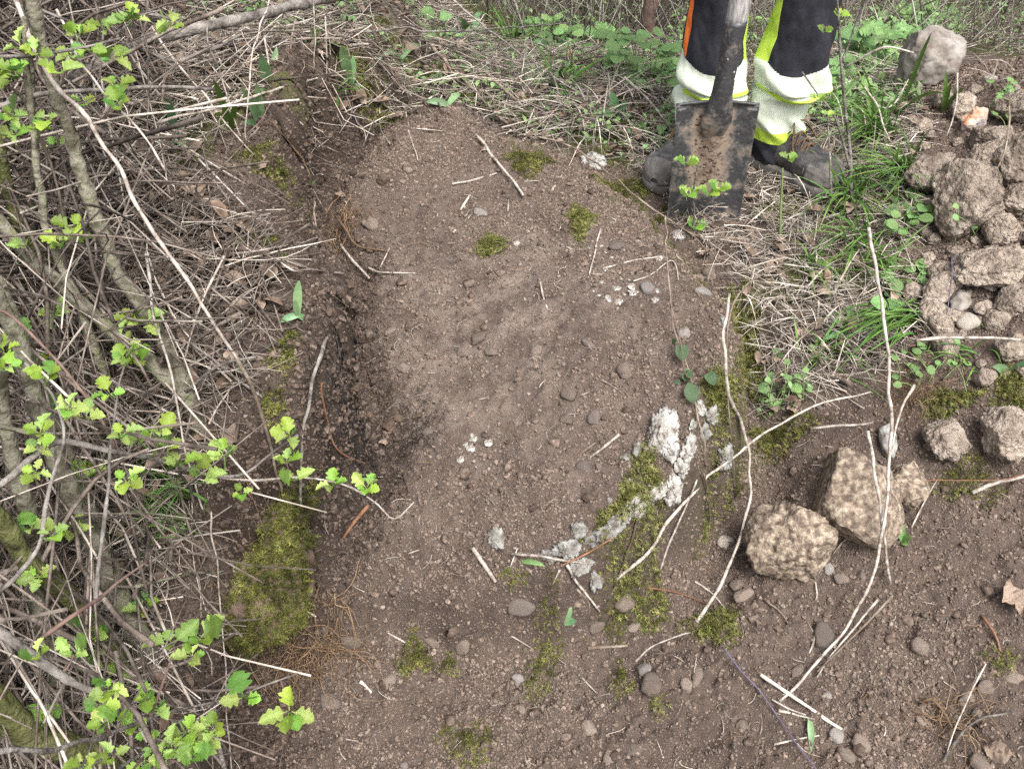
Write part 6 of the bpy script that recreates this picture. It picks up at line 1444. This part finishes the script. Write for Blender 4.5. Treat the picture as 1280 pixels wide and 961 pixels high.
    a0 = A + d * ((0.42 - 0.31) * Lb) + zup * 0.118
    for sg, drop in ((1, .05), (-1, .035), (1, .07)):
        pts = [a0, a0 + s * sg * 0.02 + d * 0.02 + zup * 0.004, a0 + s * sg * 0.035 + d * 0.035 - zup * drop * 0.6, a0 + s * sg * 0.04 + d * 0.045 - zup * drop]
        V, F = tubes(smooth_path(pts, 10)[None], np.full((1, 10), 0.0019), 6); wobj('lace', V, F, M['lace'], up)
    # collar shaft of the boot
    zs = np.linspace(0.05, 0.115, 10); ct = A - d * 0.015
    pth = np.stack([ct + zup * z - d * 0.0 for z in zs]); V, F = tubes(pth[None], np.interp(zs, [.05, .08, .115], [.034, .038, .039])[None], 24); wobj('boot_shaft', V, F, M['boot'], up)
    return up
dL, dR = np.array([-0.66, -0.75]), np.array([0.62, -0.78])
boot(AL, dL, -1); boot(AR, dR, 1)

def leg_rows(rows, Y, A, hip):
    c = []; r = []
    for v, u, hwp in rows:
        p = on_plane(u, v, Y); c.append(p); r.append(hwp / FPX * dep(p))
    z = [p[2] for p in c]
    for hz, rad, k in ((0.52, 0.083, 0.35), (0.66, 0.093, 0.65), (0.80, 0.102, 0.9), (0.90, 0.10, 1.0)):
        zz_ = A[2] + hz
        if zz_ > max(z) + 0.03:
            q = np.array([c[len(rows) - 1][0] * (1 - k) + hip[0] * k, c[len(rows) - 1][1] * (1 - k) + hip[1] * k, zz_]); c.append(q); r.append(rad); z.append(zz_)
    return np.array(c), np.array(r), np.array(z)
YL, YR = AL[1] + 0.015, AR[1] + 0.015
PXc = (AL[0] + AR[0]) / 2 + 0.04
hipL, hipR = np.array([PXc - 0.085, YL + 0.03]), np.array([PXc + 0.085, YR + 0.03])
rowsL = [(194, 871, 26), (178, 874, 28), (165, 878, 33), (150, 884, 39), (128, 889, 44), (118, 889, 43), (110, 890, 46), (95, 890, 45), (70, 892, 41), (30, 896, 36), (0, 898, 35)]
rowsR = [(194, 966, 27), (178, 968, 29), (165, 970, 32), (152, 972, 34), (135, 972, 33), (121, 973, 33), (116, 978, 38), (111, 986, 46), (104, 988, 47), (95, 988, 45.5), (75, 990, 43), (40, 1003, 41), (0, 1013, 40)]
parts = {k: Bag() for k in ('black', 'white', 'lime', 'orange')}
def zof(v, Y): return on_plane(900, v, Y)[2]
def pant(rows, Y, A, hip, side, seed):
    c, r, z = leg_rows(rows, Y, A, hip); o = np.argsort(z); c, r, z = c[o], r[o], z[o]
    nz, nt = 420, 300
    zg = np.linspace(z[0], z[-1], nz); th = np.linspace(-math.pi / 2 - math.pi, math.pi / 2, nt + 1)
    def ip(a): return np.interp(zg, z, a)
    def box(a, k=5):
        kk = np.ones(k) / k; return np.convolve(np.pad(a, k // 2, mode='edge'), kk, mode='valid')
    cx_, cy_, rr = box(ip(c[:, 0])), box(ip(c[:, 1])), box(ip(r))
    TH, ZG2 = np.meshgrid(th, zg)
    bunch = np.exp(-((ZG2 - zof(112, Y)) / 0.03) ** 2); low = sm((zof(60, Y) - ZG2) / 0.06)
    fold = 0.008 * vn2(TH * 0.9 + 3 * ZG2 * 9, ZG2 * 28 + TH * 1.2, seed) * low + 0.0085 * vn2(TH * 1.6 + seed + ZG2 * 5, ZG2 * 13 + np.sin(TH) * 1.5, seed + 1) + 0.005 * bunch * np.sin(TH * 1.7 + seed + ZG2 * 70)
    fold += 0.0012 * vn2(TH * 4, ZG2 * 40 + TH * 3, seed + 2)
    fold -= 0.008 * np.exp(-((ZG2 - zof(108, Y) + 0.006 * np.sin(TH * 2 + seed)) / 0.0055) ** 2)
    RR = rr[:, None] + fold
    V = np.stack([cx_[:, None] + RR * np.cos(TH), cy_[:, None] + RR * 1.0 * np.sin(TH), ZG2], -1)
    # panels
    thm = (TH[:-1, :-1] + TH[1:, 1:]) / 2; zm = (ZG2[:-1, :-1] + ZG2[1:, 1:]) / 2
    front = np.cos(thm + math.pi / 2)              # 1 facing the camera
    zb = zof(62, Y) + (zof(80, Y) - zof(62, Y)) * np.clip(front + 0.15 * np.sin(thm * 2) , 0, 1) ** 1.3
    cls = np.full(zm.shape, 'w')
    cls[zm > zb] = 'k'
    ylo, yhi = zof(168, Y), zof(153, Y)
    cls[(zm < yhi) & (zm >= ylo)] = 'l'; cls[zm < ylo] = 'k'
    yb = np.abs(zm - zof(107, Y) - 0.005 * np.sin(thm * 2.0 + seed)) < 0.0048; cls[yb & (np.sin(thm * 1.5 + seed * 1.3) > -0.55)] = 'l'
    ang = np.mod(thm - (0.0 if side > 0 else math.pi) + math.pi, 2 * math.pi) - math.pi     # 0 at the outer side
    outer = np.abs(ang + side * 0.16) < 0.2; inner = np.abs(np.mod(ang - side * 0.12, 2 * math.pi) - math.pi) < 0.36
    cls[outer & (zm > zb + 0.004)] = 'o'; cls[inner & (zm > zof(70, Y))] = 'l'
    i = (np.arange(nz - 1)[:, None] * (nt + 1) + np.arange(nt)[None]); Q = np.stack([i, i + 1, i + nt + 2, i + nt + 1], -1)
    for k, nm in (('k', 'black'), ('w', 'white'), ('l', 'lime'), ('o', 'orange')):
        f = Q[cls == k]
        if len(f):
            used, inv = np.unique(f.ravel(), return_inverse=True); parts[nm].add(V.reshape(-1, 3)[used], inv.reshape(-1, 4))
    return cx_[-1], cy_[-1], zg[-1]
pant(rowsL, YL, AL, hipL, -1, 3); pant(rowsR, YR, AR, hipR, 1, 8)
def loft(rings, n=40):
    V = []; a = np.linspace(0, 2 * math.pi, n, endpoint=False)
    for (x, y, z, rx, ry) in rings: V.append(np.stack([x + rx * np.cos(a), y + ry * np.sin(a), np.full(n, z)], -1))
    V = np.concatenate(V); m = len(rings); i = np.arange(m - 1)[:, None] * n; j = np.arange(n)[None]
    return V, [np.stack([i + j, i + (j + 1) % n, i + n + (j + 1) % n, i + n + j], -1).reshape(-1, 4), np.stack([np.arange(n)[::-1], (m - 1) * n + np.arange(n)])]
gz = float(pc_[2]); hx, hy = PXc, (YL + YR) / 2 + 0.03
V, F = loft([(hx, hy, gz + .80, .15, .10), (hx, hy, gz + .86, .185, .125), (hx, hy, gz + .93, .185, .13), (hx, hy, gz + 1.02, .165, .115)]); parts['black'].add(V, F)
trs = parts['black'].build('trousers', M['black_cloth'], person)
parts['white'].build('reflective_panel', M['white_band'], trs); parts['lime'].build('lime_trim', M['lime'], trs); parts['orange'].build('orange_stripe', M['orange'], trs)
# upper body under the jacket: one skinned figure
sh = gz + 1.40; hnL, hnR = GRIP + np.array([-0.05, 0.02, 0.0]), GRIP + np.array([0.05, 0.02, 0.0])
nodes = {'pelvis': ((hx, hy, gz + .93), .12), 'chest': ((hx, hy - .02, gz + 1.22), .14), 'neck0': ((hx, hy - .01, gz + 1.44), .06), 'neck1': ((hx, hy - .03, gz + 1.52), .055), 'head0': ((hx, hy - .06, gz + 1.60), .085), 'head1': ((hx, hy - .05, gz + 1.70), .085),
 'nose': ((hx, hy - .15, gz + 1.615), .016), 'sl': ((hx - .17, hy, sh), .06), 'sr': ((hx + .17, hy, sh), .06), 'el': ((hx - .25, hy - .08, gz + 1.14), .042), 'er': ((hx + .27, hy - .06, gz + 1.14), .042),
 'wl': (tuple(hnL + np.array([-.04, .07, .03])), .028), 'wr': (tuple(hnR + np.array([.05, .07, .03])), .028), 'pl': (tuple(hnL + np.array([-.01, .02, .025])), .03), 'pr': (tuple(hnR + np.array([.01, .02, .025])), .03),
 'kl': ((AL[0] + .03, YL, gz + .48), .035), 'kr': ((AR[0] + .05, YR, gz + .48), .035), 'al': ((AL[0], YL, gz + .1), .022), 'ar': ((AR[0], YR, gz + .1), .022), 'hl': ((hx - .09, hy, gz + .86), .085), 'hr': ((hx + .09, hy, gz + .86), .085)}
ed = [('pelvis', 'chest'), ('chest', 'neck0'), ('neck0', 'neck1'), ('neck1', 'head0'), ('head0', 'head1'), ('head0', 'nose'), ('chest', 'sl'), ('chest', 'sr'), ('sl', 'el'), ('sr', 'er'), ('el', 'wl'), ('er', 'wr'), ('wl', 'pl'), ('wr', 'pr'), ('pelvis', 'hl'), ('pelvis', 'hr'), ('hl', 'kl'), ('hr', 'kr'), ('kl', 'al'), ('kr', 'ar')]
for sd_, pm in ((-1, 'pl'), (1, 'pr')):
    b = np.array(nodes[pm][0])
    for k in range(5):
        f0 = b + axis_x * (0.022 * (k - 1.5)) if k < 4 else b - axis_x * sd_ * 0.03
        l1 = f0 + np.array([0, -0.03, 0.006]) ; l2 = f0 + np.array([0, -0.048 + 0.004 * abs(k - 1.5), -0.018])
        a_, c_ = f'{pm}{k}a', f'{pm}{k}b'; nodes[a_] = (tuple(l1), .009); nodes[c_] = (tuple(l2), .008); ed += [(pm, a_), (a_, c_)]
nm = list(nodes); me = bpy.data.meshes.new('body'); me.from_pydata([tuple(np.array(nodes[k][0]) - pc_) for k in nm], [(nm.index(a), nm.index(b)) for a, b in ed], [])
bo = obj('body', me, M['skin'], person)
md = bo.modifiers.new('skin', 'SKIN'); md.use_smooth_shade = True
for k, sv in zip(nm, me.skin_vertices[0].data): sv.radius = (nodes[k][1],) * 2; sv.use_root = (k == 'pelvis')
bo.modifiers.new('sub', 'SUBSURF').levels = 1; bo.modifiers['sub'].render_levels = 1
J = Bag(); V, F = loft([(hx, hy, gz + .90, .20, .14), (hx, hy, gz + 1.0, .20, .145), (hx, hy - .01, gz + 1.2, .215, .15), (hx, hy - .01, gz + 1.36, .215, .135), (hx, hy - .01, gz + 1.43, .16, .10), (hx, hy - .02, gz + 1.47, .075, .075), (hx, hy - .02, gz + 1.52, .072, .072)]); J.add(V, F)
for a, b, c in (('sl', 'el', 'wl'), ('sr', 'er', 'wr')):
    pth = smooth_path([np.array(nodes[k][0]) for k in (a, b, c)], 16); V, F = tubes(pth[None], np.interp(np.linspace(0, 1, 16), [0, .5, 1], [.078, .06, .046])[None], 20); J.add(V, F)
J.build('jacket', M['orange'], person)
Hh, Fh = ico(4); kq = Hh[:, 2] > -0.15; fk = Fh[kq[Fh].all(1)]; us, iv = np.unique(fk.ravel(), return_inverse=True)
wobj('hair', np.array([hx, hy - .04, gz + 1.665]) + Hh[us] * np.array([.093, .105, .11]), iv.reshape(-1, 3), M['root_black'], person)

# ------------------------------------------------------------------ crumpled wrapper on the heap
M['wrapper'] = mat('orange_brown_wrapper', [(0.30, 0.11, 0.05), (0.42, 0.24, 0.15), (0.5, 0.42, 0.36), (0.07, 0.08, 0.16)], 26, 0.45, 0.2, 200, rnd=None, contrast=(0.35, 0.68))
wc = P(1217, 152, 0.012); Bw, Fw = ico(4); dd = 1 + 0.45 * vn3(Bw * 1.6 + 4, 4) + 0.15 * np.abs(vn3(Bw * 3, 8))
tag(wobj('wrapper', wc + Bw * dd[:, None] * np.array([0.024, 0.018, 0.028]), Fw, M['wrapper'], None, None, False, wc), 'crumpled orange and white wrapper lying among the clods', 'wrapper')
